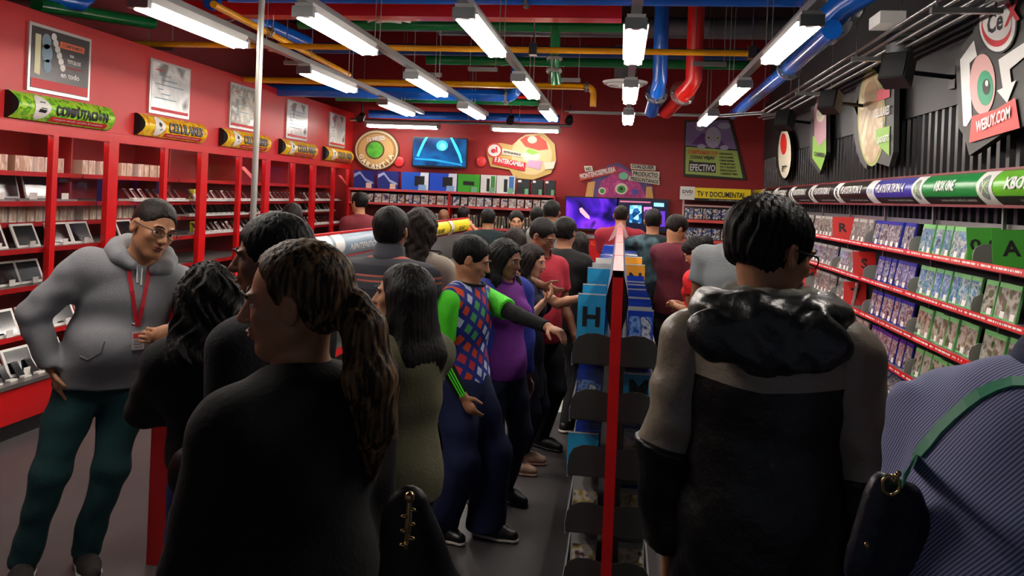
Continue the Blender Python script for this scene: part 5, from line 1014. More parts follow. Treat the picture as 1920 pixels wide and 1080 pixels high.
    if kind != 'none':
        m = hr_.get('m', HB); v = hr_.get('vox', max(vox*.9, .007)); V = hr_.get('vol', 0.)
        F = Field(v, .02); F.ell(hp_(0, -.016, .034), np.array((.081+V, .104+V, .088+V))*q, HR); F.ell(hp_(0, -.045, -.005), np.array((.070+V*.5, .062+V, .068+V))*q, HR)
        if kind == 'short':
            F.ell(hp_(0, -.022, .05), np.array((.074+V, .092+V, .074+V))*q, HR)
            if hr_.get('quiff'): F.ell(hp_(0, .055, .095), np.array((.06, .05, .03+hr_['quiff']))*q, HR, .03)
            F.ell(hp_(0, .10, -.035), np.array((.076, .085, .105))*q, HR, .012, True); F.cut(hp_(0, -.05, -.050+hr_.get('nape', 0)), HR @ np.array([0, -.25, -1.]), .01)
            for s in (-1, 1): F.ell(hp_(s*.092, .0, -.022), np.array((.026, .036, .048))*q, HR, .01, True)
            if hr_.get('fuzz', .0025): F.disp(strands(Hc, HR, hr_.get('fuzz', .0018), 30, .6, hash(label) % 7))
        else:
            for s in (-1, 1):
                if kind in ('long', 'curly'): F.cone(hp_(s*.068, .0, .03), hp_(s*.072, -.005, -.06), .026*q, .028*q, .03)
            Ln = hr_.get('len', .4)*k; wd = hr_.get('w', 1.)
            if kind in ('long', 'curly'):
                st = np.array([0, 0, -1.]); bk = nrm(np.array([fwd[0], fwd[1], 0]))
                for o in (-.055, 0, .055):
                    a0 = hp_(o, -.06 if o == 0 else -.05, 0.0); e0 = Hc+rightv*(o*wd*1.35*q)-bk*(.085+.02*(o == 0))*k+st*Ln*(1 if o == 0 else .93)
                    mid = Hc+rightv*(o*wd*1.25*q)-bk*(.095)*k+st*Ln*.5+np.array([0, 0, 0]); F.chain([a0, mid, e0], [.058*q, .052*q*wd, .026*q], .04)
                if hr_.get('front', True):
                    for s in (-1, 1):
                        if hr_.get('front') in (True, None, s): F.chain([hp_(s*.066, .02, .0), hp_(s*.078, .005, -.10), hp_(s*.082, .02, -.10)*.5+(Hc+rightv*s*.10*k+st*Ln*.7+bk*.02)*.5, Hc+rightv*s*.105*k+st*Ln*.72+bk*.03], [.022*q, .026*q, .026*q, .014*q], .03)
                F.cut(Hc+st*(Ln-.01)-bk*.08, st, .02)
            elif kind == 'pony':
                a0 = hp_(0, -.105, -.01); pts = [a0, a0+np.array([0, 0, -.05])-fwd*.05*k, a0-fwd*.075*k+np.array([0, 0, -.15*k]), a0-fwd*.07*k+rightv*.015+np.array([0, 0, -.25*k]), a0-fwd*.05*k+rightv*.03+np.array([0, 0, -Ln])]
                F.chain(pts, [.03*q, .042*q, .048*q, .044*q, .018*q], .02); F.chain([a0-fwd*.03*k, pts[2]+rightv*.035, pts[3]+rightv*.05+np.array([0, 0, -.03])], [.02*q, .03*q, .014*q], .015)
                F.chain([a0-fwd*.03*k, pts[2]-rightv*.035, pts[3]-rightv*.04+np.array([0, 0, .03])], [.02*q, .028*q, .012*q], .015)
            elif kind == 'bun': F.ell(hp_(0, -.13, .01), np.array((.07, .06, .06))*q, HR, .03)
            F.ell(hp_(0, .115, -.035), np.array((.080, .078, .116))*q, HR, .014, True) if kind != 'pony' else F.ell(hp_(0, .135, -.03), np.array((.18, .118, .140))*q, HR, .012, True)
            if kind in ('pony', 'bun'):
                for s in (-1, 1): F.ell(hp_(s*.10, .005, -.05), np.array((.045, .05, .055))*q, HR, .015, True)
                F.ell(hp_(0, -.06, -.13), np.array((.07, .07, .055))*q, HR, .02, True) if kind == 'bun' else None
            F.disp(strands(Hc, HR, hr_.get('amp', .004), hr_.get('n', 26), hr_.get('wave', .5), len(label) % 9))
        F.mesh('hair', m, root)
    # ---- clothing
    tp = top or dict(m=mat('plain_grey_cloth', '#777777', .9)); inf = tp.get('inf', .012)
    hem = tp.get('hem', -.03)*H; sl = tp.get('sleeve', .5)
    F = Field(tp.get('vox', cvox), .04); torso(F, inf)
    fl = (fwd, .72*girth if girth < 1.2 else .82); hw = (.096*H*bw*(.5+.5*girth)*(1.06 if female else 1)+inf+tp.get('flare', .004))
    F.cone(P+up*.06*H, P+np.array([0, 0, hem-.03]), hw*.93, hw*(1+tp.get('sk', 0)), .05, fl)
    sepsl = tp.get('slm'); G = []
    for s in (-1, 1):
        if not sl: continue
        a = A[s]; u1 = min(sl, 1.); ep = sh[s]+(a['e']-sh[s])*u1; si = tp.get('si', inf*.8); g = Field(tp.get('vox', cvox), .025)
        r0 = .036*H*(.8+.2*girth)*bw+si; g.cone(sh[s], ep, r0, (.029*H*bw+si)*(1.08 if sl < 1 else 1)-.002)
        if sl > 1: wp = a['e']+(a['w']-a['e'])*min(1., sl-1.); g.cone(a['e'], wp, .027*H*bw+si, .0185*H+si, .02); d = nrm(a['w']-a['e']); g.cut(wp, d, .006)
        else: d = nrm(a['e']-sh[s]); g.cut(ep, d, .006)
        if tp.get('fold'): g.disp(folds(tp['fold']*.8, 1.5, s+len(label)))
        if sepsl: G.append((g, sepsl))
        else: F.group(g)
    nk = tp.get('neck', 1.); F.ell(N+up*.035*H+fwd*.018*H, (.046*H*nk, .050*H*nk, .034*H), T, .012, True); F.cut(P+np.array([0, 0, hem]), (0, 0, -1), .008)
    if tp.get('open'): pass
    if tp.get('fold'): F.disp(folds(tp['fold'], 1., len(label)))
    shirt = F.mesh(tp.get('name', 'shirt'), tp['m'], root)
    for g, m in G: g.mesh('sleeve', m, root)
    if tp.get('under'):      # long under-sleeves showing below short ones
        for s in (-1, 1):
            a = A[s]; g = Field(cvox, .02); g.cone(sh[s]*.5+a['e']*.5, a['e'], .030*H, .026*H); g.cone(a['e'], a['w'], .0265*H, .020*H); g.cut(a['w']-nrm(a['w']-a['e'])*.01, a['w']-a['e'], .004); g.mesh('under_sleeve', tp['under'], root)
    if tp.get('collar'):
        F = Field(.007, .01); 
        F.cone(N+up*.012*H+fwd*.0, N+up*.034*H+fwd*.008, .050*H, .046*H, .01); F.ell(N+up*.04*H+fwd*.012*H, (.040*H, .043*H, .06*H), T, .006, True); F.mesh('collar', tp['collar'], root)
    lg = legs or dict(m=mat('dark_jeans', '#151b2c', .9)); 
    if not lg.get('none'):
        li = lg.get('inf', .010); F = Field(lg.get('vox', cvox), .035); F.ell(P+up*.0*H, (.100*(1.06 if female else 1)*H*bw*(.5+.5*girth)+li*.6, .078*H*girth+li*.6, .085*H), T)
        for s in (-1, 1):
            hp0, kn, an, fd = Fo[s]; lw = lg.get('w', 1.); F.chain([hp0, hp0*.5+kn*.5, kn, an], [.056*H*(.6+.4*girth)+li, .047*H*(.8+.2*girth)+li, .036*H*(.7+.3*lw)+li, .029*H*lw+li], .03)
            if lg.get('wide'): F.cone(kn, an, .04*H*lw, .045*H*lw, .03)
        F.cut(np.array([0, 0, lg.get('hem', .032)*H]), (0, 0, -1), .006); F.cut(P+up*.07*H, up, .006)
        if lg.get('fold'): F.disp(folds(lg['fold'], 1.1, 3))
        F.mesh(lg.get('name', 'trousers'), lg['m'], root)
    for s in (-1, 1):
        hp0, kn, an, fd = Fo[s]; so = shoes or {}; g0 = np.array([an[0], an[1], 0]); sd2 = np.array([fd[1], -fd[0], 0])
        F = Field(.008, .03); F.cone(g0-fd*.035*k+np.array([0, 0, .04]), g0+fd*.09*k+np.array([0, 0, .038]), .042*k, .042*k); F.cone(g0+fd*.09*k+np.array([0, 0, .034]), g0+fd*.165*k+np.array([0, 0, .03]), .045*k, .034*k)
        F.cone(g0+np.array([0, 0, .05]), g0+np.array([0, 0, .085*k]), .042*k, .038*k); F.cut(np.array([0, 0, .018]), (0, 0, -1), .003); F.cut(np.array([0, 0, .10*k]), (0, 0, 1), .003); shoe = F.mesh('shoe', so.get('m', mat('black_shoe', '#0d0d0e', .5)), root)
        F = Field(.008, .03); F.cone(g0-fd*.038*k, g0+fd*.09*k, .047*k, .050*k, .02); F.cone(g0+fd*.09*k, g0+fd*.168*k, .050*k, .038*k, .02); F.cut(np.array([0, 0, .004]), (0, 0, -1), .002); F.cut(np.array([0, 0, .022]), (0, 0, 1), .002); F.mesh('sole', so.get('sole', BLACK), shoe)
    if glasses:
        b = MB()
        for s in (-1, 1):
            cc = [hp_(s*.032+.024*math.cos(t)*1, .1035-.012*abs(math.cos(t)) if math.cos(t)*s > 0 else .1035, .001+.0155*math.sin(t)) for t in [2*math.pi*i/18 for i in range(18)]]; b.tube(cc, .0016*q, 5, closed=True)
            b.tube([hp_(s*.056, .092, .006), hp_(s*.083, .06, .008), hp_(s*.086, -.005, .010)], .0022*q, 5)
        b.tube([hp_(-.008, .1035, .006), hp_(0, .109, .009), hp_(.008, .1035, .006)], .0014*q, 5); g = b.build('glasses', BLACK); g.parent = root
    PEOPLE[label] = dict(shirt=shirt, root=root, A=A, P=P, N=N, C=C, Hc=Hc, HR=HR, T=T, sh=sh, Fo=Fo, H=H, W=W, hp=hp_, fwd=fwd, right=rightv, up=up, Rn=Rn, base=base)
    return PEOPLE[label]
def part(d, mb, name, m, parent=None): o = mb.build(name, m); o.parent = parent or d['root']; return o
cl = lambda n, c, r=.9, **k: mat('cloth_'+n, c, r, bump=k.pop('bump', .15), bscale=k.pop('bscale', 90), **k)
JEAN = cl('navy_jeans', '#18203a'); DJ = cl('dark_jeans', '#101420'); BLK = cl('black', '#08080a'); DPANT = cl('dark_trousers', '#0e0f14')
# man in the grey hoodie
d = person('heavy set man in grey hoodie, glasses and red lanyard, leaning forward at the left', (292, 380), 3.55, phi=142, lean=15, side=-13, bw=1.05, girth=1.18, skin='b', hy=-20, hp=-6, hr=-8, vox=.0065, cvox=.008, hs=1.08,
  arms={-1: {'w': U(325, 622, 3.35), 'pole': (-1, -.3, -.2), 'curl': .9}, 1: {'p': 'pocket', 'pole': (1, -.35, 0), 'curl': .2}}, feet={-1: Vector((-2.31, 3.30, 0)), 1: Vector((-2.50, 3.16, 0))}, 
  top=dict(m=cl('heather_grey', '#8b8c90', .95, bump=.12, bscale=160), sleeve=1.95, inf=.020, si=.016, hem=-.035, fold=.006, name='hoodie', neck=1.05, vox=.008), legs=dict(m=cl('dark_teal_green', '#0f3a3c'), fold=.006, inf=.010, w=1.05), shoes=dict(m=cl('charcoal_canvas', '#26211f'), sole=mat('white_rubber', '#c9c4ba', .6)), hair=dict(kind='short', m=hair_mat('cropped_hair', '#14100e', '#2a201a'), vol=-.004, fuzz=.0008), glasses=True)
T, N_, C_, up_, fw_, ri = d['T'], d['N'], d['C'], d['up'], d['fwd'], d['right']; H = d['H']
F = Field(.008, .03); R1 = .075*H
ring = [N_+up_*(.012*H+.012*H*math.cos(a))-fw_*.012+ri*math.sin(a)*.068*H-fw_*math.cos(a)*.062*H for a in [math.pi*.86*(i/10*2-1) for i in range(11)]]
F.chain([Vector(p) for p in ring], [.014*H]+[.020*H]*9+[.014*H]); F.disp(folds(.004, 1.6, 2)); F.mesh('hood', cl('heather_grey', ''), d['root'])
RB_ = mat('lanyard_red', '#c41c2c', .5); b = MB()
for path in ([(226, 432), (232, 462), (240, 500), (247, 545), (253, 585), (257, 612)], [(280, 478), (279, 505), (273, 540), (266, 575), (258, 612)]):
    hh = hits(d['shirt'], path, .003)
    if len(hh) > 2: b.ribbon([h[0] for h in hh], .017, .004, [tuple(h[1]) for h in hh])
ly = part(d, b, 'lanyard', RB_)
hh = hits(d['shirt'], [(256, 612), (256, 625)], .012); b = MB(); q0 = hh[0][0]; n0 = hh[0][1]; uu = Vector((0, 0, 1)); rr_ = uu.cross(n0).normalized(); uu = n0.cross(rr_)
M = Matrix([list(rr_)+[0], list(n0)+[0], list(uu)+[0], [0, 0, 0, 1]]).transposed(); M = Matrix.Translation(q0-uu*.05) @ M; b.box(-.025, .025, 0, .006, -.05, .03, M=M, m=0); b.box(-.02, .02, .006, .008, .0, .02, M=M, m=1)
for q in range(3): b.box(-.018, .018, .006, .0075, -.04+q*.013, -.035+q*.013, M=M, m=2)
b.ball(q0+uu*.01-rr_*.02+n0*.01, .009, m=3, n=8)
part(d, b, 'badge', [mat('badge_plastic', '#b8aeb0', .3), pred, pgrey, CHROME], ly)
b = MB()
for path in ([(196, 640), (190, 660), (165, 675), (150, 668)],): 
    hh = hits(d['shirt'], path, .001)
    if len(hh) > 2: b.tube([h[0] for h in hh], .004, 6)
part(d, b, 'pocket_seam', cl('grey_seam', '#6c6d70'))
for path in ([(252, 470), (256, 500), (257, 530)], [(266, 478), (266, 505), (264, 535)]):
    hh = hits(d['shirt'], path, .002)
    if len(hh) > 2: b = MB(); b.tube([h[0] for h in hh], .004, 6); part(d, b, 'drawstring', SIGNW)
# woman with curly black hair, seen from behind
d = person('woman with long curly black hair in a loose black blouse, seen from behind', (393, 490), 2.62, phi=-28, side=-6, skin='b', female=True, bw=.95, girth=1.0, vox=.009, cvox=.009, arms={-1: {'p': 'front', 'pole': (-1, -.1, -.2)}, 1: {'p': 'front'}}, face=False,
  top=dict(m=BLK, sleeve=1.6, inf=.024, si=.024, hem=.035, flare=.01, sk=.05, fold=.006, name='blouse'), legs=dict(m=cl('blue_jeans', '#16245c'), fold=.003), hair=dict(kind='curly', len=.42, w=1.15, vol=.004, amp=.0045, n=22, wave=1.3, vox=.007, front=True))
# man with short black hair, profile to the left
d = person('man with short black hair in dark navy T-shirt, in profile facing left', (512, 402), 2.28, phi=-80, skin='c', bw=.98, vox=.0065, cvox=.009, hy=-28, hp=4,
  top=dict(m=cl('dark_navy', '#0e1018'), sleeve=.62, inf=.016, hem=-.05, fold=.003), legs=dict(m=DPANT), hair=dict(kind='short', vol=.004), arms={-1: 'down', 1: 'down'})
# woman with light brown pony tail
d = person('woman with tied back light brown hair in a black coat, smiling, close in front', (560, 452), 1.62, phi=-62, skin='b', female=True, bw=1.0, girth=1.08, vox=.006, cvox=.008, hy=-38, hp=6, hr=-3, hs=1.04,
  top=dict(m=BLK, sleeve=1.95, inf=.016, si=.016, hem=-.20, flare=.02, sk=.15, fold=.005, name='coat', neck=.9), legs=dict(m=BLK), hair=dict(kind='pony', m=HL, len=.36, vol=.002, vox=.0055, amp=.0016, n=46, wave=.5), arms={-1: {'p': 'front'}, 1: {'p': 'low'}})
# girl with long straight black hair in olive
d = person('young woman with long straight black hair in an olive top, profile to the left', (757, 491), 2.7, phi=-60, skin='d', female=True, bw=.92, girth=.95, vox=.007, cvox=.009, hy=-32, hp=0,
  top=dict(m=cl('olive', '#5c5a42'), sleeve=1.9, inf=.018, si=.014, hem=-.04, fold=.007), legs=dict(m=JEAN, fold=.003), hair=dict(kind='long', len=.45, w=1.0, amp=.0015, n=44, wave=.25, front=1, vox=.007), arms={-1: {'p': 'front'}, 1: {'p': 'front', 'pole': (1, -.5, -.5)}})
# striped polo
SP = stripe_mat('striped_polo', [(0, '#3f4148'), (.30, '#b05c50'), (.38, '#3f4148'), (.52, '#b05c50'), (.60, '#2c2e35')], .115, 2, .9)
d = person('man in a dark polo shirt with red stripes, seen from behind', (736, 389), 4.05, phi=8, skin='c', bw=1.12, girth=1.05, face=False, cvox=.010, top=dict(m=SP, sleeve=.6, inf=.016, hem=-.05, fold=.003, collar=cl('slate_collar', '#44464e')), legs=dict(m=DJ), hair=dict(kind='short', vol=.006, nape=-.01), arms={-1: 'front', 1: 'front'})
# cream dress
d = person('woman with long wavy brown hair in a cream dress with dark trim, seen from behind', (792, 387), 4.5, phi=18, skin='d', female=True, face=False, top=dict(m=cl('cream', '#9c9184'), sleeve=.5, inf=.012, hem=-.22, sk=.2, flare=.01, fold=.002, name='dress', neck=1.3), legs=dict(m=DPANT), hair=dict(kind='long', m=HBR, len=.38, w=.8, amp=.004, n=18, wave=1.2, front=False), arms={-1: 'front', 1: {'p': 'low'}})
b = MB(); N_, ri, fw_, up_, H = d['N'], d['right'], d['fwd'], d['up'], d['H']
b.tube([N_+ri*.08*H*math.sin(a)-fw_*(.045*H*math.cos(a)-.02)+up_*(.015*H-.035*H*max(0, math.cos(a))) for a in [2*math.pi*i/20 for i in range(20)]], .005, 6, closed=True); part(d, b, 'neck_trim', cl('dark_trim', '#241a1c'))
# boy in the patterned football shirt
def cell_mat():
    m = mat('cloth_lozenge_print', '#20308c', .8); Nn, L, bs = nodes(m); tc = Nn.new('ShaderNodeTexCoord'); mp = Nn.new('ShaderNodeMapping'); mp.inputs['Rotation'].default_value = (0, math.radians(32), 0); mp.inputs['Scale'].default_value = (21, 21, 15); L.new(tc.outputs['Object'], mp.inputs[0])
    fl_ = Nn.new('ShaderNodeVectorMath'); fl_.operation = 'FLOOR'; L.new(mp.outputs[0], fl_.inputs[0]); fr = Nn.new('ShaderNodeVectorMath'); fr.operation = 'FRACTION'; L.new(mp.outputs[0], fr.inputs[0])
    sp = Nn.new('ShaderNodeSeparateXYZ'); L.new(fl_.outputs[0], sp.inputs[0]); cb = Nn.new('ShaderNodeCombineXYZ'); L.new(sp.outputs[0], cb.inputs[0]); L.new(sp.outputs[2], cb.inputs[2])
    wn = Nn.new('ShaderNodeTexWhiteNoise'); L.new(cb.outputs[0], wn.inputs[0]); r = Nn.new('ShaderNodeValToRGB'); r.color_ramp.interpolation = 'CONSTANT'; e = r.color_ramp.elements
    e[0].color = lin('#d8481c'); e[1].position = .38; e[1].color = lin('#c8d4e4'); q = e.new(.7); q.color = lin('#4ca860'); q = e.new(.85); q.color = lin('#c8303c'); L.new(wn.outputs[0], r.inputs[0])
    s2 = Nn.new('ShaderNodeSeparateXYZ'); L.new(fr.outputs[0], s2.inputs[0]); outs = []
    for i in (0, 2):
        for op, v in (('GREATER_THAN', .2), ('LESS_THAN', .82)): x = Nn.new('ShaderNodeMath'); x.operation = op; x.inputs[1].default_value = v; L.new(s2.outputs[i], x.inputs[0]); outs.append(x)
    cur = outs[0]
    for o in outs[1:]: x = Nn.new('ShaderNodeMath'); x.operation = 'MULTIPLY'; L.new(cur.outputs[0], x.inputs[0]); L.new(o.outputs[0], x.inputs[1]); cur = x
    mx = Nn.new('ShaderNodeMix'); mx.data_type = 'RGBA'; mx.inputs[6].default_value = lin('#1c2c84'); L.new(cur.outputs[0], mx.inputs[0]); L.new(r.outputs[0], mx.inputs[7]); L.new(mx.outputs[2], bs.inputs['Base Color']); return m
NEON = cl('neon_green', '#4ee021', .7)
d = person('boy in a blue lozenge patterned football shirt with neon green sleeves, reaching right', (887, 445), 4.1, phi=112, skin='b', bw=.92, girth=.95, vox=.0065, cvox=.007, hy=-22, hp=20, hs=1.02,
  arms={1: {'w': U(868, 742, 3.95), 'pole': (.3, -1, 0), 'curl': .5}, -1: {'w': U(1030, 615, 3.9), 'pole': (-.5, .2, -1), 'curl': .55, 'pn': (0, .1, -1)}}, feet={-1: (-.06, .16), 1: (.08, -.04)},
  top=dict(m=cell_mat(), sleeve=.72, slm=NEON, inf=.018, si=.016, hem=-.035, fold=.003, under=BLK, vox=.007, name='football_shirt'), legs=dict(m=cl('navy_track', '#0e1a44'), inf=.02, w=1.45, fold=.004, wide=True, name='track_trousers'), shoes=dict(m=BLACK, sole=mat('white_rubber', '')), hair=dict(kind='short', vol=.004))
b = MB()
for s in (-1, 1):
    a = d['A'][s]; e, w = a['e'], a['w']; o = nrm(np.cross(w-e, (0, 1, 0)))*-s if s == 1 else nrm(np.cross(w-e, (0, 1, 0)))
    out = nrm(d['W'](np.array([0, 0, CZ]))-(e+w)/2); out = nrm(out-nrm(w-e)*out.dot(nrm(w-e))); sd_ = np.cross(nrm(w-e), out)
    if s == 1:
        for j in (-1, 0, 1): dr = nrm(out+sd_*.35*j); b.ribbon([e+dr*.0275*d['H'], e*.5+w*.5+dr*.024*d['H'], w+dr*.021*d['H']], .007, .002, tuple(dr))
part(d, b, 'sleeve_stripes', NEON); b = MB(); N_, ri, fw_, up_, H = d['N'], d['right'], d['fwd'], d['up'], d['H']
b.tube([N_+ri*.047*H*math.sin(a)-fw_*(.046*H*math.cos(a)-.02)+up_*(.014*H-.010*math.cos(a)*-1) for a in [2*math.pi*i/20 for i in range(20)]], .008, 6, closed=True); part(d, b, 'neckband', BLK)
# woman in purple polo and blue jacket
d = person('woman in purple polo shirt and blue jacket with black hair, looking down to the right', (950, 447), 4.5, phi=130, skin='c', female=True, bw=.96, girth=1.04, vox=.008, cvox=.009, hy=-18, hp=16, face=True,
  arms={-1: 'down', 1: 'down'}, top=dict(m=cl('purple', '#6a1c80', .85), sleeve=.6, inf=.014, hem=-.04, fold=.003, collar=cl('purple_collar', '#5c1870')), legs=dict(m=JEAN, fold=.003), hair=dict(kind='long', len=.24, w=.9, amp=.003, wave=.3))
F = Field(.009, .035); P_, C_, up_, fw_, ri, H = d['P'], d['C'], d['up'], d['fwd'], d['right'], d['H']
for s in (-1, 1):
    a = d['A'][s]; F.cone(d['sh'][s], a['e'], .052*H, .042*H); F.cone(a['e'], a['w'], .042*H, .03*H); F.cone(d['sh'][s]-ri*s*.02*H+fw_*-.01*H, P_+ri*s*.085*H, .062*H, .05*H)
F.cone(d['sh'][-1]-fw_*.03*H, d['sh'][1]-fw_*.03*H, .05*H, .05*H); F.cone(C_-fw_*.04*H, P_-fw_*.035*H, .085*H, .09*H, .05, (fw_, .6)); F.cut(P_-np.array([0, 0, .05]), (0, 0, -1)); F.ell(d['N']+up_*.04*H, (.06*H, .06*H, .06*H), None, .02, True); F.disp(folds(.004)); F.mesh('jacket', cl('royal_blue', '#1c2c88'), d['root'])
# man in red polo with glasses, arm round the girl
d = person('man in red polo shirt and glasses looking down, his arm around the girl beside him', (1020, 411), 5.5, phi=130, skin='c', bw=1.06, girth=1.05, vox=.0075, cvox=.010, hy=-8, hp=24, glasses=True,
  arms={1: {'w': U(1013, 548, 5.15), 'pole': (.8, .6, .3), 'hd': None} if False else {'w': U(1016, 535, 5.1), 'pole': (1, .2, .2), 'curl': .5}, -1: {'p': 'low'}}, top=dict(m=cl('crimson', '#a4182c', .85), sleeve=.6, inf=.015, hem=-.05, fold=.004, collar=cl('crimson_collar', '#8c1626')), legs=dict(m=DJ), hair=dict(kind='short', vol=.004))
# girl in navy beside him
d = person('girl with long dark brown hair in a navy dress, reaching to the rack', (1000, 457), 5.15, phi=100, skin='d', female=True, bw=.92, girth=.92, vox=.0075, cvox=.010, hy=6, hp=14,
  arms={-1: {'w': U(1092, 558, 4.95), 'pole': (0, -.2, -1), 'curl': .3}, 1: {'w': U(1018, 568, 4.9), 'pole': (.3, -.6, -1), 'curl': .5, 'pn': (0, 0, 1)}}, top=dict(m=cl('deep_navy', '#10142c'), sleeve=.3, inf=.012, hem=-.2, sk=.25, flare=.01, name='dress'), legs=dict(m=cl('denim', '#141a30'), inf=.004), shoes=dict(m=mat('pink_beige_sandal', '#c09c88', .6), sole=mat('pink_beige_sandal', '')), hair=dict(kind='long', m=HBR, len=.34, w=.75, amp=.003))
# man in black T-shirt with white print
d = person('man in black T-shirt with a small white skull print on the shoulder, seen from behind', (1062, 408), 6.1, phi=25, skin='a', face=False, top=dict(m=BLK, sleeve=.6, inf=.014, hem=-.05), legs=dict(m=DPANT), shoes=dict(m=BLACK, sole=mat('white_rubber', '')), hair=dict(kind='short', vol=.008), arms={-1: 'front', 1: 'front'})
b = MB(); q = d['W'](U(1057, 463, 6.1)); M3 = d['Rn'].T; b.ball(q, (.045, .03, .035), n=12); part(d, b, 'white_print', SIGNW)
# woman in dark red with long dark hair
d = person('woman with long straight dark hair in a dark red top, standing by the centre rack', (1090, 434), 7.3, phi=45, skin='d', female=True, face=False, top=dict(m=cl('dark_red', '#8c1c30'), sleeve=1.2, inf=.012, hem=-.06), legs=dict(m=DPANT), hair=dict(kind='long', m=HBR, len=.4, w=.85), arms={-1: 'front', 1: 'front'})
# crimson T-shirt man at the televisions
d = person('man in a crimson T-shirt standing before the two televisions, seen from behind', (1165, 385), 9.3, phi=0, skin='b', bw=1.15, girth=1.05, face=False, top=dict(m=cl('crimson_tee', '#94182c', .85), sleeve=.7, inf=.016, hem=-.06), legs=dict(m=DJ), hair=dict(kind='short', m=HBR), arms={-1: 'front', 1: 'front'})
TD = ramp_mat('tie_dye_cloth', ['#0c141c', '#141e28', '#101820', '#4c6870', '#101820'], .9, 4.5, perobj=False)
d = person('man in a dark tie dyed T-shirt right of the centre rack, seen from behind', (1225, 392), 7.8, phi=0, skin='b', face=False, bw=1.05, top=dict(m=TD, sleeve=.65, inf=.016, hem=-.06), legs=dict(m=DJ, fold=.003), hair=dict(kind='short', vol=.004), arms={-1: 'front', 1: 'front'})
d = person('young man in a maroon T-shirt looking down at the right hand shelves', (1270, 405), 7.2, phi=40, skin='b', hy=25, hp=28, top=dict(m=cl('maroon', '#5c1426'), sleeve=.6, inf=.016, hem=-.06), legs=dict(m=cl('grey_trousers', '#3c3a38')), hair=dict(kind='short', m=HBR, vol=.008), arms={-1: 'front', 1: 'low'})
d = person('woman in a bright red T-shirt with dark hair gathered back, looking down to the left', (1303, 446), 6.2, phi=-60, lean=12, skin='b', female=True, bw=1.1, girth=1.15, hy=-12, hp=26, vox=.009, top=dict(m=cl('bright_red', '#e01418', .75), sleeve=.45, inf=.014, hem=-.04), legs=dict(m=DJ), hair=dict(kind='bun', vol=.01, amp=.004), arms={-1: 'front', 1: 'front'})
d = person('broad man in a plain grey T-shirt facing away toward the back right corner', (1385, 390), 5.6, phi=28, side=0, skin='c', bw=1.18, girth=1.15, face=False, hy=10, hp=12, top=dict(m=cl('mid_grey', '#6a6e70'), sleeve=.6, inf=.02, hem=-.05, fold=.003), legs=dict(m=DJ), hair=dict(kind='short', vol=.002), arms={-1: 'low', 1: 'front'})
# windbreaker man
WBT = mat('taupe_nylon', '#857a6c', .38, bump=.25, bscale=25, spec=.5); WBB = mat('black_nylon', '#090a0b', .42, bump=.25, bscale=25, spec=.4)
m = mat('two_tone_nylon', '#857a6c', .4, bump=.25, bscale=25); Nn, L, bs = nodes(m); tc = Nn.new('ShaderNodeTexCoord'); sp = Nn.new('ShaderNodeSeparateXYZ'); L.new(tc.outputs['Object'], sp.inputs[0]); ab = Nn.new('ShaderNodeMath'); ab.operation = 'ABSOLUTE'; L.new(sp.outputs[0], ab.inputs[0]); mu = Nn.new('ShaderNodeMath'); mu.operation = 'MULTIPLY_ADD'; mu.inputs[1].default_value = -.10; L.new(ab.outputs[0], mu.inputs[0]); L.new(sp.outputs[2], mu.inputs[2]); gt = Nn.new('ShaderNodeMath'); gt.operation = 'GREATER_THAN'; gt.inputs[1].default_value = 1.30; L.new(mu.outputs[0], gt.inputs[0]); mx = Nn.new('ShaderNodeMix'); mx.data_type = 'RGBA'; mx.inputs[6].default_value = lin('#0b0b0c'); mx.inputs[7].default_value = lin('#857a6c'); L.new(gt.outputs[0], mx.inputs[0]); L.new(mx.outputs[2], bs.inputs['Base Color'])
d = person('man in a taupe and black windbreaker with glasses, seen from behind close up', (1450, 380), 2.08, phi=12, skin='b', bw=.95, girth=1.05, vox=.0065, cvox=.008, hy=50, hp=12, glasses=True, hs=1.07,
  top=dict(m=m, sleeve=1.95, slm=WBT, inf=.030, si=.026, hem=-.09, flare=.03, fold=.008, name='windbreaker', neck=1.1, vox=.008), legs=dict(m=BLK), hair=dict(kind='short', vol=.006, fuzz=.003, vox=.006, nape=.0), arms={-1: {'p': 'down', 'pole': (-.9, -.3, 0)}, 1: {'p': 'down', 'pole': (.9, -.3, 0)}})
F = Field(.007, .03); N_, C_, up_, fw_, ri, H = d['N'], d['C'], d['up'], d['fwd'], d['right'], d['H']
F.chain([N_+up_*.005*H+ri*.085*H*math.sin(a)-fw_*.065*H*math.cos(a)+fw_*.01 for a in [math.pi*.72*(i/10*2-1) for i in range(11)]], [.022*H]+[.030*H]*9+[.022*H])
F.cone(N_-up_*.02*H-fw_*.085*H+ri*.075*H, N_-up_*.02*H-fw_*.085*H-ri*.075*H, .034*H, .034*H, .03, (fw_, .5)); F.cone(N_-up_*.03*H-fw_*.092*H-ri*.065*H, C_+up_*.085*H-fw_*.100*H+ri*.01*H, .028*H, .016*H, .03, (fw_, .5)); F.cone(N_-up_*.03*H-fw_*.092*H+ri*.065*H, C_+up_*.085*H-fw_*.100*H+ri*.01*H, .028*H, .016*H, .03, (fw_, .5))
F.cone(N_-up_*.03*H-fw_*.09*H, C_+up_*.10*H-fw_*.10*H, .045*H, .02*H, .03, (fw_, .5))
F.disp(folds(.005, 2.0, 4, .7)); F.disp(ridges(.008, 2, .9)); hd_ = F.mesh('hood', mat('glossy_black_nylon', '#101314', .36, bump=.3, bscale=22, spec=.7), d['root'])
F = Field(.008, .02); F.chain([N_+up_*.028*H+ri*.056*H*math.sin(a)-fw_*.05*H*math.cos(a)+fw_*.015 for a in [math.pi*.95*(i/10*2-1) for i in range(11)]], [.014*H]*11); F.mesh('inner_collar', cl('pale_grey_jersey', '#7c7c74'), d['root'])
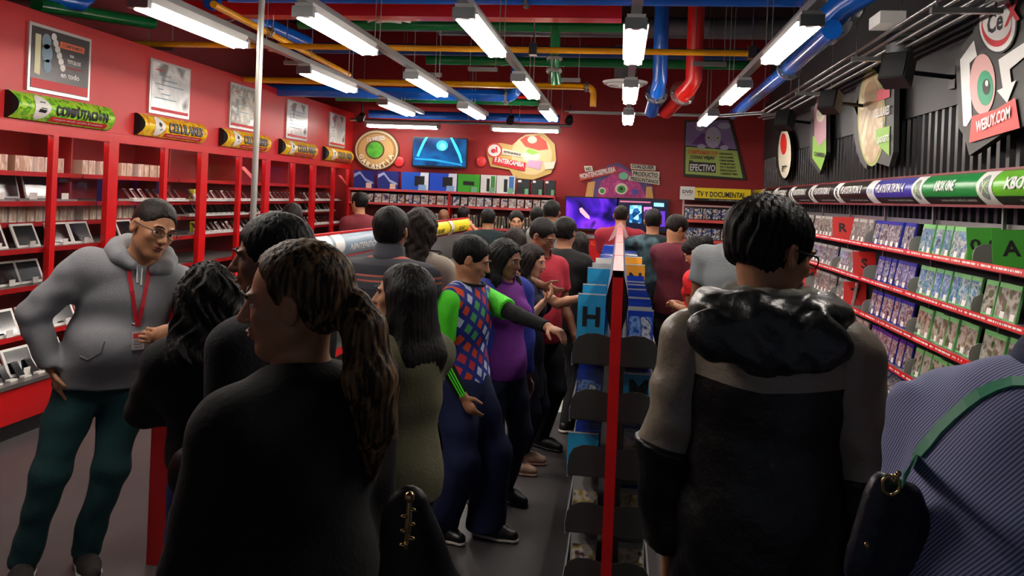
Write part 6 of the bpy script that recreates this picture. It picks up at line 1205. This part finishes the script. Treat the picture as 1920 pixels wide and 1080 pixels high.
for s in (-1, 1):
    a = d['A'][s]; g = Field(.008, .03); g.cone(a['e']*.85+d['sh'][s]*.15, a['w'], .053*H*1.0, .040*H); g.cut(a['e']*.95+d['sh'][s]*.05, d['sh'][s]-a['e']); g.cut(a['w'], a['w']-a['e']); g.disp(folds(.006, 1.4, s)); g.mesh('lower_sleeve', WBB, d['root'])
# person in striped shirt, bottom right
SS = stripe_mat('fine_striped_shirt', [(0, '#a4a8cc'), (.5, '#565e8c')], .0062, 2, .85, (0, math.radians(58), math.radians(20)))
d = person('person in a fine blue striped shirt with green shoulder strap at the right edge', (2050, 412), 1.45, phi=60, lean=22, H=1.76, skin='b', bw=.98, girth=1.12, vox=.009, cvox=.008, face=False,
  top=dict(m=SS, sleeve=1.2, inf=.03, si=.028, hem=-.08, flare=.02, fold=.007, name='striped_shirt', vox=.0075, collar=cl('navy_collar', '#2c3454')), legs=dict(m=cl('brown_trousers', '#2a2224')), hair=dict(kind='short'), arms={-1: {'p': 'front'}, 1: {'p': 'front'}})
DSTRIPE = d
d = person('man in a white plaid shirt with dark hair bending over at the left cabinets', (548, 383), 6.6, phi=-40, skin='a', lean=14, hy=-10, hp=15, face=False, top=dict(m=(lambda: (stripe_mat('plaid_cloth', [(0, '#c8ccd0'), (.8, '#4c5c74')], .05, 2, .9, (0, math.radians(20), 0))))(), sleeve=.6, inf=.016, hem=-.05), legs=dict(m=JEAN), hair=dict(kind='short', m=HBR), arms={-1: 'front', 1: 'front'})
d = person('person in a maroon short sleeved shirt facing the last left cabinet', (674, 361), 9.4, phi=-60, skin='b', bw=1.05, top=dict(m=cl('burgundy', '#6a1a24'), sleeve=.5, inf=.016, hem=-.05), legs=dict(m=DJ), hair=dict(kind='short', vol=.006), arms={-1: 'front', 1: 'front'})
d = person('bald looking man in a pale shirt by the back shelving', (833, 391), 11.4, phi=10, skin='c', face=False, top=dict(m=cl('pale_grey', '#9a9894'), sleeve=.6, inf=.016, hem=-.05), legs=dict(m=DJ), hair=dict(kind='none'))
d = person('person in an orange top with a raised hand behind the yellow header sign', (871, 388), 10.7, phi=20, skin='b', face=False, top=dict(m=cl('orange', '#d8581c', .8), sleeve=.9, inf=.014, hem=-.05), legs=dict(m=DJ), hair=dict(kind='short', vol=.004), arms={1: {'w': U(884, 422, 10.4), 'pole': (1, 0, -1)}, -1: 'front'})
d = person('person in a dark teal top looking at the back shelves, right of the yellow signs', (916, 392), 9.0, phi=-5, skin='b', bw=1.1, face=False, top=dict(m=cl('dark_teal', '#142428'), sleeve=1.5, inf=.02, hem=-.05), legs=dict(m=DJ), hair=dict(kind='short', vol=.008), arms={-1: 'front', 1: 'front'})
d = person('boy with short dark hair facing the camera near the back shelves', (969, 396), 9.0, phi=172, skin='d', hp=8, top=dict(m=cl('dark_green', '#1c2620'), sleeve=.6, inf=.014, hem=-.05), legs=dict(m=DJ), hair=dict(kind='short', vol=.006), vox=.009)
d = person('tall man with black hair and a pale shirt at the back, left of the televisions', (1036, 376), 8.4, phi=10, skin='a', face=False, top=dict(m=cl('stone', '#8c8c88'), sleeve=.6, inf=.014, hem=-.05), legs=dict(m=DJ), hair=dict(kind='short', vol=.006), arms={-1: 'front', 1: 'front'})
d = person('person with dark brown hair just below the boy who faces the camera', (968, 425), 6.9, phi=20, skin='a', female=True, face=False, top=dict(m=cl('dark_plum', '#24181c'), sleeve=1.5, inf=.014, hem=-.05), legs=dict(m=DJ), hair=dict(kind='long', m=HBR, len=.25), arms={-1: 'front', 1: 'front'})
d = person('person with black hair in dark clothes behind the man in the red polo', (1007, 388), 9.2, phi=-10, skin='a', face=False, top=dict(m=cl('charcoal', '#16161a'), sleeve=1.2, inf=.014, hem=-.05), legs=dict(m=DJ), hair=dict(kind='short', vol=.004), arms={-1: 'front', 1: 'front'})
# ------------------------------------------------------------------ bags
def soft(name, F, m, label, cat, loc):
    loc = Vector(loc); t = thing(name, label, cat, loc); F.mesh('bag_body', m, t, xf=lambda V: V-np.array(loc)); return t
z0 = 1.36; a1 = np.array(U(1655, 905, z0)); a2 = np.array(U(1705, 925, z0)); b1 = np.array(U(1610, 1075, z0)); b2 = np.array(U(1745, 1110, z0)); nv = nrm(np.array(fw)); 
F = Field(.008, .03); [F.cone(a1*(1-q)+b1*q, a2*(1-q)+b2*q, .016, .016, .05, (nv, .9)) for q in (0, .2, .4, .6, .8, 1.)]; F.cone(a1, b1, .015, .018, .01); F.cone(a2, b2, .015, .018, .01); F.cone(b1, b2, .018, .018, .01); F.disp(folds(.0015, 1.3))
t = soft('handbag', F, mat('dark_navy_leather', '#0a0e22', .4, bump=.2, bscale=30), 'dark navy leather handbag hanging from a green strap', 'handbag', (a1+a2)/2-np.array([0, 0, .1]))
o = np.zeros(3); stp = hits(DSTRIPE['shirt'], [(1925, 720), (1900, 720), (1870, 728), (1840, 742), (1815, 760), (1790, 782), (1765, 806), (1745, 830), (1728, 850), (1718, 866)], .003); Mw = Matrix.Translation(DSTRIPE['root'].location) @ Matrix.Rotation(DSTRIPE['root'].rotation_euler.z, 4, 'Z')
wp = [Mw @ h[0] for h in stp]+[U(1692, 900, 1.30)]; wn = [Mw.to_3x3() @ h[1] for h in stp]+[Vector(-nv)]
MB().ribbon([p-Vector(o) for p in wp], .026, .004, [tuple(n) for n in wn]).build('strap', mat('green_strap', '#1f8a62', .5), t)
b = MB(); cc = np.array(U(1670, 910, 1.30))-o; b.tube([cc+np.array([.014*math.cos(q), 0, .016*math.sin(q)]) for q in [i*math.pi/6 for i in range(12)]], .003, 5, closed=True); b.ball(np.array(U(1625, 1022, 1.28))-o, .005, n=8); 
for q in range(4): b.ball(np.array(U(1676+q*3, 900-q*4, 1.30))-o, .005, n=8)
b.build('gold_buckle', mat('gold_metal', '#b8a070', .25, 1), t)
z0 = 1.36; F = Field(.009, .05); c1 = np.array(U(765, 950, z0)); c2 = np.array(U(790, 1130, z0)); F.cone(c1, c2, .04, .08, .05, (nv, .7)); F.cone(c2-np.array([.0, 0, .03]), np.array(U(850, 1140, z0)), .07, .03, .05); F.disp(folds(.005, 1.2)); SHB = mat('black_leather', '#08080a', .5, spec=.3)
t = soft('handbag', F, SHB, 'black slouchy handbag with a gold charm, held by the woman in the black coat', 'handbag', c1); o = np.zeros(3)
b = MB(); q0 = np.array(U(768, 932, 1.24))-o; b.ball(q0, .009, n=10); b.tube([q0, q0+np.array([0, 0, -.04]), q0+np.array([-.003, 0, -.08])], [.004, .006, .003], 6)
for j in range(6): b.ball(q0+np.array([.006*(-1)**j, -.004, -.018-.011*j]), (.007, .004, .003), n=8)
b.build('gold_charm', mat('gold_metal', ''), t)
z0 = 2.35; F = Field(.009, .04); c1 = np.array(U(372, 890, z0)); c2 = np.array(U(425, 900, z0)); F.cone(c1, c2, .09, .09, .05, (nv, .6)); F.cone(np.array(U(350, 862, z0)), np.array(U(430, 850, z0)), .02, .02); t = soft('handbag', F, SHB, 'small black handbag with a silver clasp beside the curly haired woman', 'handbag', c1); o = np.zeros(3)
b = MB(); cc = np.array(U(388, 872, 2.18))-o; b.ball(cc, .01, n=8); b.tube([cc+np.array([-.04+.012*math.cos(q), 0, .012*math.sin(q)]) for q in [i*math.pi/6 for i in range(12)]], .0025, 5, closed=True); b.build('silver_clasp', CHROME, t)
MB().ribbon([np.array(U(352, 850, z0-.1))-o, np.array(U(390, 842, z0-.12))-o, np.array(U(432, 828, z0-.1))-o], .02, .004, tuple(-nv)).build('strap', SHB, t)
# bright things on the floor at the bottom right
c = onZ(1585, 1075, .1); F = Field(.01, .03); F.cone((-.12, 0, .09), (.14, .02, .10), .09, .10, .03); F.cut((0, 0, .003), (0, 0, -1)); F.disp(folds(.005, 1.5)); t = thing('carrier_bag', 'lime green bag on the floor at the bottom, right of the windbreaker', 'bag', (c.x, c.y, 0)); F.mesh('bag_body', mat('lime_plastic', '#6cc81c', .4), t)
c = onZ(1550, 1050, .06); F = Field(.008, .03); F.cone((0, 0, .05), (.12, .06, .045), .045, .04); F.cone((-.02, 0, .05), (-.02, 0, .10), .04, .035); F.cut((0, 0, .003), (0, 0, -1)); t = thing('child_shoe', 'pink shoe on the floor behind the lime green bag', 'shoe', (c.x, c.y+.15, 0)); F.mesh('upper', mat('pink_canvas', '#d8808c', .6), t); MB().box(-.06, .16, -.02, .07, 0, .02).build('sole', WHITE, t)
